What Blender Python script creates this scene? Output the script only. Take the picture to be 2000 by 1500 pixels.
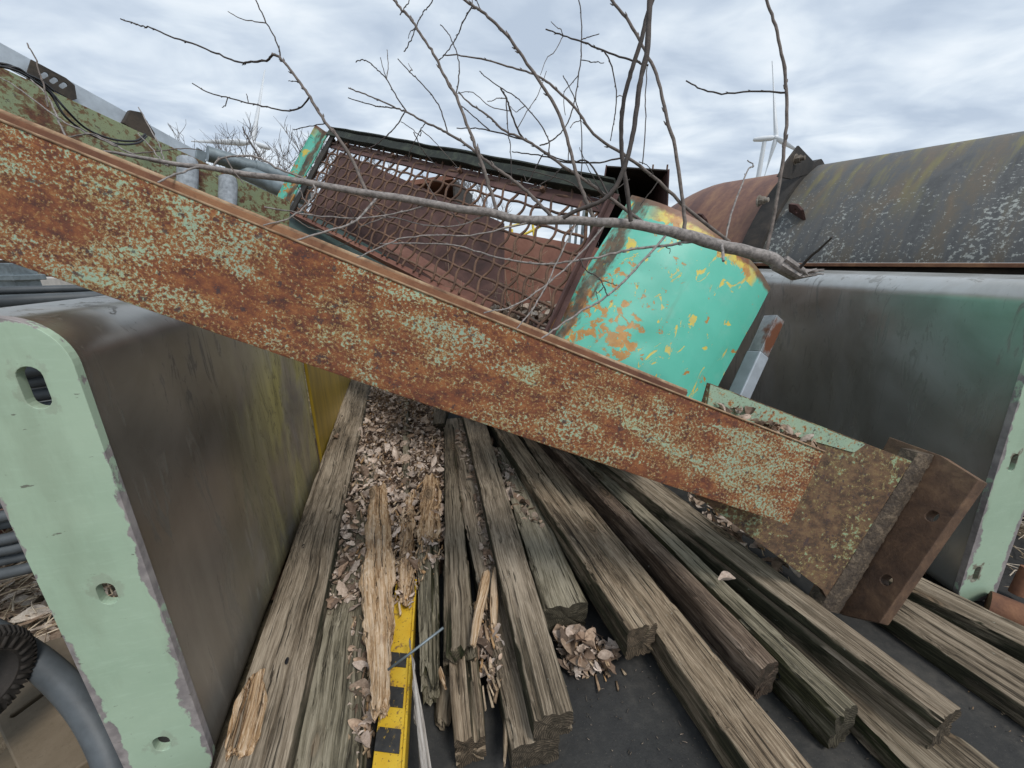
import bpy, bmesh, math, random
import numpy as np
from mathutils import Vector, Matrix, noise as mnoise

# ------------------------------------------------------------------ camera, sky, sun, exposure
for o in list(bpy.data.objects):
    bpy.data.objects.remove(o)
SC = bpy.context.scene
COL = SC.collection
FPX = 751.0                       # focal length in pixels of a 2000 px wide frame
PITCH = math.radians(17.5)
EYE = np.array([0, 0, 0.9])
cam_d = bpy.data.cameras.new('camera')
cam = bpy.data.objects.new('camera', cam_d)
COL.objects.link(cam)
SC.camera = cam
cam.location = (0, 0, 0.9)
cam.rotation_euler = (math.radians(90) - PITCH, 0, 0)
cam_d.sensor_width = 36
cam_d.lens = 36 * FPX / 2000
cam_d.clip_start = 0.01
cam_d.clip_end = 6000

SUN_EL, SUN_AZ = 56, 140           # soft sun behind the overcast, high, behind the camera's right shoulder
sun_d = bpy.data.lights.new('sun', 'SUN')
sun_d.energy = 1.5
sun_d.angle = math.radians(16)
sun_d.color = (1, .965, .92)
sun = bpy.data.objects.new('sun', sun_d)
COL.objects.link(sun)
sun.rotation_euler = (math.radians(90 - SUN_EL), 0, math.radians(180 - SUN_AZ))

wd = bpy.data.worlds.new('World')
SC.world = wd
wd.use_nodes = True
SC.view_settings.view_transform = 'Standard'
SC.view_settings.look = 'None'
SC.view_settings.exposure = 0.55
SC.view_settings.gamma = 1


class N:
    """small helper round a node tree"""
    def __init__(s, nt):
        s.nt = nt

    def n(s, t, **k):
        x = s.nt.nodes.new(t)
        for a, b in k.items():
            setattr(x, a, b)
        return x

    def put(s, inp, v):
        if isinstance(v, bpy.types.NodeSocket):
            s.nt.links.new(v, inp)
        elif isinstance(v, (tuple, list)) and len(v) == 3 and inp.type == 'RGBA':
            inp.default_value = (*v, 1)
        else:
            inp.default_value = v

    def math(s, op, a, b=0.0, clamp=False):
        x = s.n('ShaderNodeMath', operation=op, use_clamp=clamp)
        s.put(x.inputs[0], a)
        s.put(x.inputs[1], b)
        return x.outputs[0]

    def mix(s, f, a, b, blend='MIX'):
        x = s.n('ShaderNodeMix', data_type='RGBA', blend_type=blend)
        s.put(x.inputs[0], f)
        s.put(x.inputs[6], a)
        s.put(x.inputs[7], b)
        return x.outputs[2]

    def map(s, vec, scale=(1, 1, 1), loc=(0, 0, 0), rot=(0, 0, 0)):
        x = s.n('ShaderNodeMapping')
        s.put(x.inputs[0], vec)
        x.inputs[1].default_value = loc
        x.inputs[2].default_value = rot
        x.inputs[3].default_value = scale
        return x.outputs[0]

    def noise(s, vec, scale=5, detail=6, rough=.6, dist=0.0):
        x = s.n('ShaderNodeTexNoise')
        s.put(x.inputs['Vector'], vec)
        x.inputs['Scale'].default_value = scale
        x.inputs['Detail'].default_value = detail
        x.inputs['Roughness'].default_value = rough
        x.inputs['Distortion'].default_value = dist
        return x.outputs[0]

    def voro(s, vec, scale, feature='F1', out=0):
        x = s.n('ShaderNodeTexVoronoi', feature=feature)
        s.put(x.inputs['Vector'], vec)
        x.inputs['Scale'].default_value = scale
        return x.outputs[out]

    def ramp(s, f, stops, interp='LINEAR'):
        x = s.n('ShaderNodeValToRGB')
        cr = x.color_ramp
        cr.interpolation = interp
        while len(cr.elements) < len(stops):
            cr.elements.new(1)
        for e, (p, c) in zip(cr.elements, stops):
            e.position = p
            e.color = (c, c, c, 1) if isinstance(c, (int, float)) else (*c, 1)
        s.put(x.inputs[0], f)
        return x.outputs[0]

    def step(s, f, a, b):
        x = s.n('ShaderNodeMapRange', clamp=True)
        s.put(x.inputs[0], f)
        x.inputs[1].default_value = a
        x.inputs[2].default_value = b
        return x.outputs[0]

    def obj(s):
        return s.n('ShaderNodeTexCoord').outputs['Object']

    def sep(s, v):
        x = s.n('ShaderNodeSeparateXYZ')
        s.put(x.inputs[0], v)
        return x.outputs


# overcast sky: NISHITA under a broken cloud sheet
w = N(wd.node_tree)
wd.node_tree.nodes.clear()
sky = w.n('ShaderNodeTexSky', sky_type='NISHITA', sun_disc=False)
sky.sun_elevation = math.radians(SUN_EL)
sky.sun_rotation = math.radians(SUN_AZ)
dirv = w.n('ShaderNodeTexCoord').outputs['Generated']
sx = w.sep(dirv)
zc = w.math('ADD', w.math('MAXIMUM', sx[2], 0.0), 0.16)
comb = w.n('ShaderNodeCombineXYZ')
w.put(comb.inputs[0], w.math('DIVIDE', sx[0], zc))
w.put(comb.inputs[1], w.math('DIVIDE', sx[1], zc))
n1 = w.noise(w.map(comb.outputs[0], (1, 1.4, 1), (3.1, 7.7, 0), (0, 0, .25)), 2.5, 5, .5, .4)
n2 = w.noise(w.map(comb.outputs[0], (1, 1.3, 1), (9.4, 1.7, 0), (0, 0, .25)), .42, 3, .5)
n3 = w.noise(w.map(comb.outputs[0], (1, 1.6, 1), (2.4, 5.7, 0), (0, 0, .2)), 3.4, 5, .5, .3)
nn = w.math('ADD', w.math('ADD', w.math('MULTIPLY', n1, .62), w.math('MULTIPLY', n2, .20)), w.math('MULTIPLY', n3, .20))
cl = w.ramp(nn, [(.40, (.45, .53, .64)), (.49, (.55, .63, .73)), (.56, (.655, .73, .81)), (.66, (.80, .855, .905))])
hz = w.step(sx[2], .22, .0)
cl = w.mix(w.math('MULTIPLY', hz, .6), cl, (.66, .73, .80))
skyb = w.mix(1.0, sky.outputs[0], (.1, .1, .1), 'MULTIPLY')
tot = w.mix(.93, skyb, cl)
bg = w.n('ShaderNodeBackground')
w.put(bg.inputs[0], tot)
bg.inputs[1].default_value = .80
wo = w.n('ShaderNodeOutputWorld')
wd.node_tree.links.new(bg.outputs[0], wo.inputs[0])

# ------------------------------------------------------------------ pixel rays used to measure the place
RT = np.array([1., 0, 0])
FW = np.array([0, math.cos(PITCH), -math.sin(PITCH)])
UP = np.array([0, math.sin(PITCH), math.cos(PITCH)])


def ray(u, v):
    return RT * (u - 1000) / FPX + UP * (-(v - 750) / FPX) + FW


def D(u, v, t):
    return EYE + ray(u, v) * t


def G(u, v, z=0.0):
    r = ray(u, v)
    return EYE + r * ((z - .9) / r[2])


def PL(u, v, O, n):
    r = ray(u, v)
    return EYE + r * (((np.array(O) - EYE) @ np.array(n)) / (r @ np.array(n)))


# ------------------------------------------------------------------ objects
def tag(o, label=None, cat=None, group=None, kind=None):
    if label:
        o['label'] = label
    if cat:
        o['category'] = cat
    if group:
        o['group'] = group
    if kind:
        o['kind'] = kind
    return o


def thing(name, label, cat, M=None, group=None):
    o = bpy.data.objects.new(name, None)
    o.empty_display_size = .05
    COL.objects.link(o)
    if M is not None:
        o.matrix_world = M
    return tag(o, label, cat, group)


def frame(O, X, Y, Z):
    M = Matrix.Identity(4)
    for i, c in enumerate((X, Y, Z, O)):
        for k in range(3):
            M[k][i] = float(c[k])
    return M


class MB:
    def __init__(s):
        s.v = []
        s.f = []

    def add(s, vs, fs):
        b = len(s.v)
        s.v += [tuple(float(c) for c in p) for p in vs]
        s.f += [tuple(i + b for i in q) for q in fs]

    def box(s, x0, x1, y0, y1, z0, z1):
        s.add([(x, y, z) for x in (x0, x1) for y in (y0, y1) for z in (z0, z1)],
              [(0, 1, 3, 2), (4, 6, 7, 5), (0, 4, 5, 1), (2, 3, 7, 6), (0, 2, 6, 4), (1, 5, 7, 3)])

    def hexa(s, p):   # 8 points: 4 of one end (loop), 4 of the other
        s.add(p, [(0, 1, 2, 3), (7, 6, 5, 4), (0, 4, 5, 1), (1, 5, 6, 2), (2, 6, 7, 3), (3, 7, 4, 0)])

    def tube(s, pts, rad, seg=8, cap=True, closed=False):
        pts = [Vector([float(c) for c in p]) for p in pts]
        n = len(pts)
        if not hasattr(rad, '__len__'):
            rad = [rad] * n
        b = len(s.v)
        t0 = (pts[1] - pts[0]).normalized()
        ref = Vector((0, 0, 1)) if abs(t0.z) < .9 else Vector((1, 0, 0))
        u = t0.cross(ref).normalized()
        for i in range(n):
            if closed:
                t = (pts[(i + 1) % n] - pts[i - 1])
            else:
                t = pts[min(i + 1, n - 1)] - pts[max(i - 1, 0)]
            t = t.normalized() if t.length > 1e-9 else t0
            u = (u - t * u.dot(t)).normalized()
            w_ = t.cross(u)
            for k in range(seg):
                a = 2 * math.pi * k / seg
                s.v.append(tuple(pts[i] + (u * math.cos(a) + w_ * math.sin(a)) * rad[i]))
        for i in range(n if closed else n - 1):
            j = (i + 1) % n
            for k in range(seg):
                l = (k + 1) % seg
                s.f.append((b + i * seg + k, b + i * seg + l, b + j * seg + l, b + j * seg + k))
        if cap and not closed:
            s.f.append(tuple(b + k for k in range(seg))[::-1])
            s.f.append(tuple(b + (n - 1) * seg + k for k in range(seg)))

    def grid(s, P, flip=False):  # rows of points
        b = len(s.v)
        m = len(P[0])
        for r in P:
            s.v += [tuple(float(c) for c in p) for p in r]
        for i in range(len(P) - 1):
            for k in range(m - 1):
                q = (b + i * m + k, b + i * m + k + 1, b + (i + 1) * m + k + 1, b + (i + 1) * m + k)
                s.f.append(q[::-1] if flip else q)

    def build(s, name, mat, parent=None, smooth=False, bevel=0, auto=None):
        me = bpy.data.meshes.new(name)
        me.from_pydata(s.v, [], s.f)
        bm = bmesh.new()
        bm.from_mesh(me)
        bmesh.ops.recalc_face_normals(bm, faces=bm.faces)
        bm.to_mesh(me)
        bm.free()
        me.materials.append(mat)
        o = bpy.data.objects.new(name, me)
        COL.objects.link(o)
        if parent is not None:
            o.parent = parent
        if smooth:
            for p in me.polygons:
                p.use_smooth = True
            if auto:
                me.set_sharp_from_angle(angle=math.radians(auto))
        if bevel:
            m = o.modifiers.new('bevel', 'BEVEL')
            m.width = bevel
            m.segments = 2
            m.limit_method = 'ANGLE'
            m.angle_limit = math.radians(35)
        return o


def plate_holes(outer, holes, conv, th, mb):
    """flat plate with holes: 2-D loops, conv(a, b, c) puts a point in space, th is the thickness along c"""
    bm = bmesh.new()
    loops = []
    for lp in [outer] + holes:
        vs = [bm.verts.new((a, b, 0)) for a, b in lp]
        es = [bm.edges.new((vs[i], vs[(i + 1) % len(vs)])) for i in range(len(vs))]
        loops.append(vs)
    bmesh.ops.triangle_fill(bm, use_beauty=True, use_dissolve=False, edges=bm.edges[:])
    bm.verts.index_update()
    V = [tuple(v.co) for v in bm.verts]
    F = [tuple(v.index for v in f.verts) for f in bm.faces]
    L = [[v.index for v in lp] for lp in loops]
    bm.free()
    n = len(V)
    vs = [conv(x, y, 0) for x, y, _ in V] + [conv(x, y, th) for x, y, _ in V]
    fs = list(F) + [tuple(i + n for i in f[::-1]) for f in F]
    for lp in L:
        for i in range(len(lp)):
            a, b = lp[i], lp[(i + 1) % len(lp)]
            fs.append((a, b, b + n, a + n))
    mb.add(vs, fs)


def slot(cx, cy, hw, hh, rot=0, n=8):
    """rounded slot: half width hw, half height hh"""
    r = []
    for k in range(n + 1):
        a = math.pi * k / n
        r.append((hw * math.cos(a), hh - hw + hw * math.sin(a)))
    for k in range(n + 1):
        a = math.pi + math.pi * k / n
        r.append((hw * math.cos(a), -(hh - hw) + hw * math.sin(a)))
    c, s_ = math.cos(rot), math.sin(rot)
    return [(cx + x * c - y * s_, cy + x * s_ + y * c) for x, y in r]


# ------------------------------------------------------------------ materials
def new_mat(name):
    m = bpy.data.materials.new(name)
    m.use_nodes = True
    return m, N(m.node_tree), m.node_tree.nodes['Principled BSDF']


def finish(n, b, col, rough=.7, metal=0.0, bump=None, bstr=.3, bdist=.004):
    n.put(b.inputs['Base Color'], col)
    n.put(b.inputs['Roughness'], rough)
    n.put(b.inputs['Metallic'], metal)
    if bump is not None:
        x = n.n('ShaderNodeBump')
        x.inputs['Strength'].default_value = bstr
        x.inputs['Distance'].default_value = bdist
        n.put(x.inputs['Height'], bump)
        n.nt.links.new(x.outputs[0], b.inputs['Normal'])


def mat_rust_paint(name, amount=0.5, paint=(.275, .385, .285), fine=205, band=(1.0, 3.0, 3.0), off=(0, 0, 0), orange=1.0, pal=((.058, .024, .020), (.145, .046, .024), (.225, .076, .030), (.33, .138, .05)), halo=((.37, .225, .085), (.34, .14, .042))):
    """old green paint eaten away by rust: fine speckle steered by broad bands along local X"""
    m, n, b = new_mat(name)
    c = n.obj()
    big = n.noise(n.map(c, band, off), 2.6, 5, .6, .8)
    mid = n.noise(n.map(c, (.6, 1.2, 1.2), off), 20, 5, .65, .3)
    fin = n.noise(n.map(c, (.85, 1, 1), off), fine, 6, .72)
    v = n.math('ADD', n.math('ADD', n.math('MULTIPLY', big, .44), n.math('MULTIPLY', mid, .30)), n.math('MULTIPLY', fin, .78))
    v = n.math('ADD', v, amount - .76)
    # v about .5 +- : low = paint, high = rust
    pv = n.noise(c, 6, 4, .6)
    pcol = n.mix(n.step(pv, .35, .65), paint, (paint[0] * 1.18, paint[1] * 1.12, paint[2] * 1.0))
    edge = n.noise(n.map(c, (1, 1, 1), (4, 2, 1)), 9, 4, .6)
    ocol = n.mix(n.step(edge, .38, .62), halo[0], halo[1])
    rcol = n.ramp(n.noise(n.map(c, (.8, 1.3, 1.3), (7, 1, 3)), 38, 7, .75), [(.36, pal[0]), (.47, pal[1]), (.56, pal[2]), (.66, pal[3])])
    a1 = n.step(v, .475, .49)
    a2 = n.step(v, .505, .565)
    col = n.mix(a1, pcol, ocol)
    col = n.mix(n.math('MULTIPLY', a2, orange), col, rcol)
    spots = n.step(n.noise(n.map(c, (1, 1, 1), (1, 5, 9)), 48, 4, .7), .60, .63)
    col = n.mix(n.math('MULTIPLY', spots, .8), col, (.052, .034, .036))
    pit = n.step(n.noise(n.map(c, (1, 1, 1), (2, 8, 3)), 230, 3, .6), .58, .63)
    col = n.mix(n.math('MULTIPLY', pit, .55), col, (.14, .06, .03))
    h = n.math('ADD', n.math('MULTIPLY', a2, -.35), n.math('MULTIPLY', fin, .7))
    rg = n.math('ADD', .55, n.math('MULTIPLY', a1, .3))
    finish(n, b, col, rg, 0, h, .55, .0022)
    return m


def mat_rust(name, c0=(.07, .03, .022), c1=(.19, .085, .045), c2=(.30, .15, .075), scale=9, st=(1, 1, 1), rough=.82, grit=.5):
    m, n, b = new_mat(name)
    c = n.obj()
    v = n.noise(n.map(c, st), scale, 9, .68, .4)
    v2 = n.noise(n.map(c, st, (3, 1, 2)), scale * .25, 4, .55)
    vv = n.math('ADD', n.math('MULTIPLY', v, .6), n.math('MULTIPLY', v2, .4))
    col = n.ramp(vv, [(.36, c0), (.5, c1), (.62, c2)])
    fin = n.noise(c, 120, 6, .7)
    col = n.mix(n.math('MULTIPLY', n.step(fin, .55, .7), .4), col, c0)
    finish(n, b, col, rough, 0.0, n.math('ADD', fin, v), grit, .0022)
    return m


def mat_steel(name, base=(.30, .29, .27), stain=.5, vert=True, r0=.24, met=.94):
    """bare rolled sheet: shiny, with vertical runs, water marks and some algae"""
    m, n, b = new_mat(name)
    c = n.obj()
    st = (26, 26, 1.6) if vert else (3, 30, 30)
    run = n.noise(n.map(c, st), 1, 6, .6)
    cloud = n.noise(n.map(c, (1, 1, .7)), 4.5, 6, .62, .6)
    fin = n.noise(n.map(c, (120, 120, 14)), 1, 4, .6)
    col = n.mix(n.step(cloud, .35, .68), (base[0] * .62, base[1] * .6, base[2] * .56), base)
    col = n.mix(n.math('MULTIPLY', n.step(run, .5, .75), .45), col, (.44, .42, .38))
    marks = n.step(n.noise(n.map(c, (14, 14, 3)), 1.7, 8, .72, 1.2), .56, .6)
    col = n.mix(n.math('MULTIPLY', marks, .35), col, (.12, .105, .085))
    x, y, z = n.sep(c)
    al = n.math('MULTIPLY', n.math('MULTIPLY', n.step(n.noise(n.map(c, (2.2, 2.2, 1.2), (5, 3, 1)), 2.2, 6, .62, .6), .33, .52), n.math('MULTIPLY', n.step(n.math('SUBTRACT', x, n.math('MULTIPLY', z, .35)), .05, .50), n.step(z, .86, .55))), stain)
    algae = n.mix(n.step(run, .35, .7), (.25, .215, .05), (.46, .40, .11))
    vein = n.math('MULTIPLY', n.step(n.math('ABSOLUTE', n.math('SUBTRACT', n.noise(n.map(c, (13, 13, 3.2), (1, 6, 2)), 1.6, 5, .62, 1.0), .5)), .020, .006), al)
    col = n.mix(al, col, algae)
    col = n.mix(n.math('MULTIPLY', vein, .8), col, (.03, .026, .015))
    dust = n.math('MULTIPLY', n.step(n.math('ADD', z, n.math('MULTIPLY', n.math('SUBTRACT', cloud, .5), .5)), .50, .05), stain * .6)
    col = n.mix(dust, col, n.mix(n.step(run, .35, .65), (.19, .158, .12), (.32, .275, .22)))
    scr = n.step(n.noise(n.map(c, (60, 60, 7), (1, 1, 4), (.3, .5, .2)), 1, 2, .5), .70, .73)
    col = n.mix(n.math('MULTIPLY', scr, .25), col, (.6, .58, .54))
    rg = n.math('ADD', n.math('ADD', r0, n.math('MULTIPLY', cloud, .22)), n.math('MULTIPLY', n.math('ADD', n.math('MAXIMUM', al, dust), marks), .25))
    mt = n.math('SUBTRACT', met, n.math('MULTIPLY', n.math('MAXIMUM', al, dust), .8))
    finish(n, b, col, rg, mt, n.math('ADD', n.math('MULTIPLY', fin, .5), run), .07, .002)
    return m


def mat_green_end(name, stain=.75):
    """pale green paint with worn grey edges and small dark chips; local Z up"""
    m, n, b = new_mat(name)
    c = n.obj()
    v = n.noise(n.map(c, (1, 1, 1)), 5, 5, .6)
    col = n.mix(n.step(v, .3, .7), (.33, .45, .33), (.41, .53, .395))
    drag = n.noise(n.map(c, (30, 30, 160), (2, 0, 1), (0, 0, 0)), 1, 4, .6)
    col = n.mix(n.math('MULTIPLY', n.step(drag, .54, .7), .4), col, (.42, .55, .42))
    at = n.n('ShaderNodeAttribute', attribute_name='edge').outputs['Fac']
    lp = n.noise(n.map(c, (1, 1, .5), (4, 4, 1)), 7, 4, .6)
    wv = n.math('ADD', n.math('ADD', n.math('MULTIPLY', at, .62), n.math('MULTIPLY', n.math('SUBTRACT', lp, .5), 1.5)), n.math('MULTIPLY', n.math('SUBTRACT', n.noise(n.map(c, (1, 1, .6)), 40, 7, .68), .5), .9))
    wv = n.math('MULTIPLY', wv, n.step(at, .0, .25))
    wear = n.step(wv, .50, .55)
    wcol = n.mix(n.step(n.noise(c, 40, 5, .6), .4, .65), (.21, .19, .19), (.33, .30, .29))
    col = n.mix(n.math('MULTIPLY', n.step(n.noise(n.map(c, (9, 9, 2.2), (3, 1, 2)), 1.5, 6, .65), .48, .68), .30), col, (.20, .235, .16))
    col = n.mix(wear, col, wcol)
    ho = n.n('ShaderNodeAttribute', attribute_name='hole').outputs['Fac']
    hr = n.step(n.math('ADD', n.math('MULTIPLY', ho, .75), n.math('MULTIPLY', n.math('SUBTRACT', n.noise(n.map(c, (1, 1, .7), (6, 2, 2)), 34, 6, .65), .5), 1.3)), .56, .64)
    col = n.mix(n.math('MULTIPLY', hr, stain), col, n.mix(n.step(n.noise(c, 60, 4, .6), .4, .6), (.13, .085, .06), (.24, .20, .17)))
    chips = n.step(n.noise(n.map(c, (30, 30, 75), (1, 4, 3), (.5, 0, 0)), 1, 4, .62), .68, .71)
    col = n.mix(n.math('MULTIPLY', chips, .8), col, (.11, .10, .085))
    yel = n.step(n.noise(n.map(c, (1, 1, 1), (8, 1, 2)), 34, 5, .7), .68, .71)
    col = n.mix(n.math('MULTIPLY', n.math('MULTIPLY', yel, n.step(at, .3, .6)), .7), col, (.33, .27, .08))
    finish(n, b, col, .58, 0, n.math('ADD', n.math('MULTIPLY', wear, -.5), n.math('MULTIPLY', n.noise(c, 60, 5, .6), .5)), .35, .0018)
    return m


def mat_wood(name, dark=(.065, .052, .036), mid=(.20, .165, .115), light=(.40, .345, .265), moss_shade=.35, moss_shade_col=(.075, .085, .03), rings=True, crack=1.0, pale=0.0):
    """grey weathered softwood; local X runs along the grain"""
    m, n, b = new_mat(name)
    tc = n.n('ShaderNodeTexCoord')
    c = tc.outputs['Object']
    oi = n.n('ShaderNodeObjectInfo').outputs['Random']
    off = n.n('ShaderNodeCombineXYZ')
    n.put(off.inputs[0], n.math('MULTIPLY', oi, 37.0))
    n.put(off.inputs[1], n.math('MULTIPLY', oi, 3.0))
    n.put(off.inputs[2], n.math('MULTIPLY', oi, 5.0))
    va = n.n('ShaderNodeVectorMath', operation='ADD')
    n.put(va.inputs[0], c)
    n.put(va.inputs[1], off.outputs[0])
    c = va.outputs[0]
    warp = n.noise(n.map(c, (3, 6, 6)), 1, 3, .5)
    wv = n.n('ShaderNodeVectorMath', operation='MULTIPLY_ADD')
    cw = n.n('ShaderNodeCombineXYZ')
    n.put(cw.inputs[1], warp)
    n.put(cw.inputs[2], warp)
    n.put(wv.inputs[0], cw.outputs[0])
    wv.inputs[1].default_value = (0, .035, .035)
    n.put(wv.inputs[2], c)
    cg = wv.outputs[0]
    g1 = n.noise(n.map(cg, (5, 260, 260)), 1, 5, .7)
    g2 = n.noise(n.map(cg, (2.2, 60, 60), (1, 2, 3)), 1, 6, .68)
    fl = n.noise(n.map(cg, (22, 480, 480), (3, 2, 3)), 1, 3, .65)
    big = n.noise(n.map(c, (2.5, 9, 9), (4, 0, 0)), 1, 5, .62)
    v = n.math('ADD', n.math('ADD', n.math('MULTIPLY', g1, .42), n.math('MULTIPLY', g2, .36)), n.math('MULTIPLY', big, .30))
    v = n.math('ADD', v, -.04)
    v = n.math('ADD', v, n.math('MULTIPLY', n.math('SUBTRACT', n.noise(n.map(c, (1.6, 5, 5), (3, 9, 4)), 1.3, 4, .6), .5), .16))
    col = n.ramp(v, [(.405, dark), (.485, mid), (.545, tuple(.5 * (a + q) for a, q in zip(mid, light))), (.64, light)])
    col = n.mix(n.math('MULTIPLY', n.step(fl, .56, .66), .36 + pale), col, tuple(min(1, q * 1.22) for q in light))
    blot = n.step(n.noise(n.map(c, (5, 16, 16), (9, 3, 1)), 1, 6, .68), .54, .70)
    col = n.mix(n.math('MULTIPLY', blot, .55), col, dark)
    cr = n.step(n.noise(n.map(cg, (1.6, 150, 150), (7, 4, 2)), 1, 4, .62), .59, .635)
    col = n.mix(n.math('MULTIPLY', cr, .85 * crack), col, (.02, .015, .01))
    # knots
    kv = n.voro(n.map(c, (3.4, 9, 9), (2, 1, 4)), 1.0)
    kn = n.step(kv, .20, .11)
    kr = n.math('SINE', n.math('MULTIPLY', kv, 110.0))
    col = n.mix(n.math('MULTIPLY', kn, .75), col, n.mix(n.step(kr, -.4, .6), (.05, .034, .02), (.17, .115, .07)))
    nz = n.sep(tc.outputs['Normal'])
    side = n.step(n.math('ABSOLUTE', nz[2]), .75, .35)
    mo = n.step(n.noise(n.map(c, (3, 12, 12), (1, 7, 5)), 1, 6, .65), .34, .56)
    col = n.mix(n.math('MULTIPLY', n.math('MULTIPLY', n.math('ADD', n.math('MULTIPLY', side, 1.25), .12), mo), moss_shade * 2.4, True), col, n.mix(n.step(g1, .42, .62), tuple(q * .35 for q in moss_shade_col), moss_shade_col))  # moss, near black on side faces so their shade is partly painted in
    lich = n.step(n.noise(n.map(c, (1, 1, 1), (6, 7, 5)), 70, 6, .7), .66, .70)
    col = n.mix(n.math('MULTIPLY', lich, .4), col, (.42, .43, .36))
    if rings:
        ex = n.step(n.math('ABSOLUTE', nz[0]), .7, .9)
        xx = n.sep(tc.outputs['Object'])
        rr = n.math('SQRT', n.math('ADD', n.math('POWER', n.math('ADD', xx[1], .02), 2.0), n.math('POWER', n.math('ADD', xx[2], .03), 2.0)))
        rg_ = n.math('SINE', n.math('MULTIPLY', n.math('ADD', rr, n.math('MULTIPLY', warp, .01)), 1500.0))
        ec = n.mix(n.math('MULTIPLY', n.math('ADD', rg_, 1.0), .5), tuple(q * .8 for q in dark), tuple(q * .75 for q in mid))
        eb = n.step(n.noise(c, 45, 5, .65), .42, .62)
        ec = n.mix(n.math('MULTIPLY', eb, .7), ec, (.03, .026, .018))
        col = n.mix(ex, col, ec)
    h = n.math('SUBTRACT', n.math('ADD', n.math('MULTIPLY', g1, 1.0), n.math('MULTIPLY', fl, .5)), n.math('MULTIPLY', cr, .8))
    finish(n, b, col, .88, 0, h, .75, .004)
    b.inputs['Specular IOR Level'].default_value = .25
    return m


def mat_plain(name, col, rough=.7, metal=0, var=.25, scale=12, bstr=.15, st=(1, 1, 1)):
    m, n, b = new_mat(name)
    c = n.obj()
    v = n.noise(n.map(c, st), scale, 6, .62)
    cc = n.mix(n.step(v, .3, .7), tuple(q * (1 - var) for q in col), tuple(min(1, q * (1 + var)) for q in col))
    finish(n, b, cc, rough, metal, n.noise(c, scale * 5, 5, .6), bstr, .002)
    return m


def mat_leaf(name):
    m, n, b = new_mat(name)
    at = n.n('ShaderNodeAttribute', attribute_name='tint')
    c = n.obj()
    v = n.noise(c, 140, 5, .65)
    col = n.mix(n.step(v, .35, .65), n.mix(1.0, at.outputs['Color'], (.8, .74, .70), 'MULTIPLY'), n.mix(1.0, at.outputs['Color'], (1.3, 1.27, 1.25), 'MULTIPLY'))
    finish(n, b, col, .8, 0, v, .3, .001)
    b.inputs['Specular IOR Level'].default_value = .2
    return m


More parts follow.
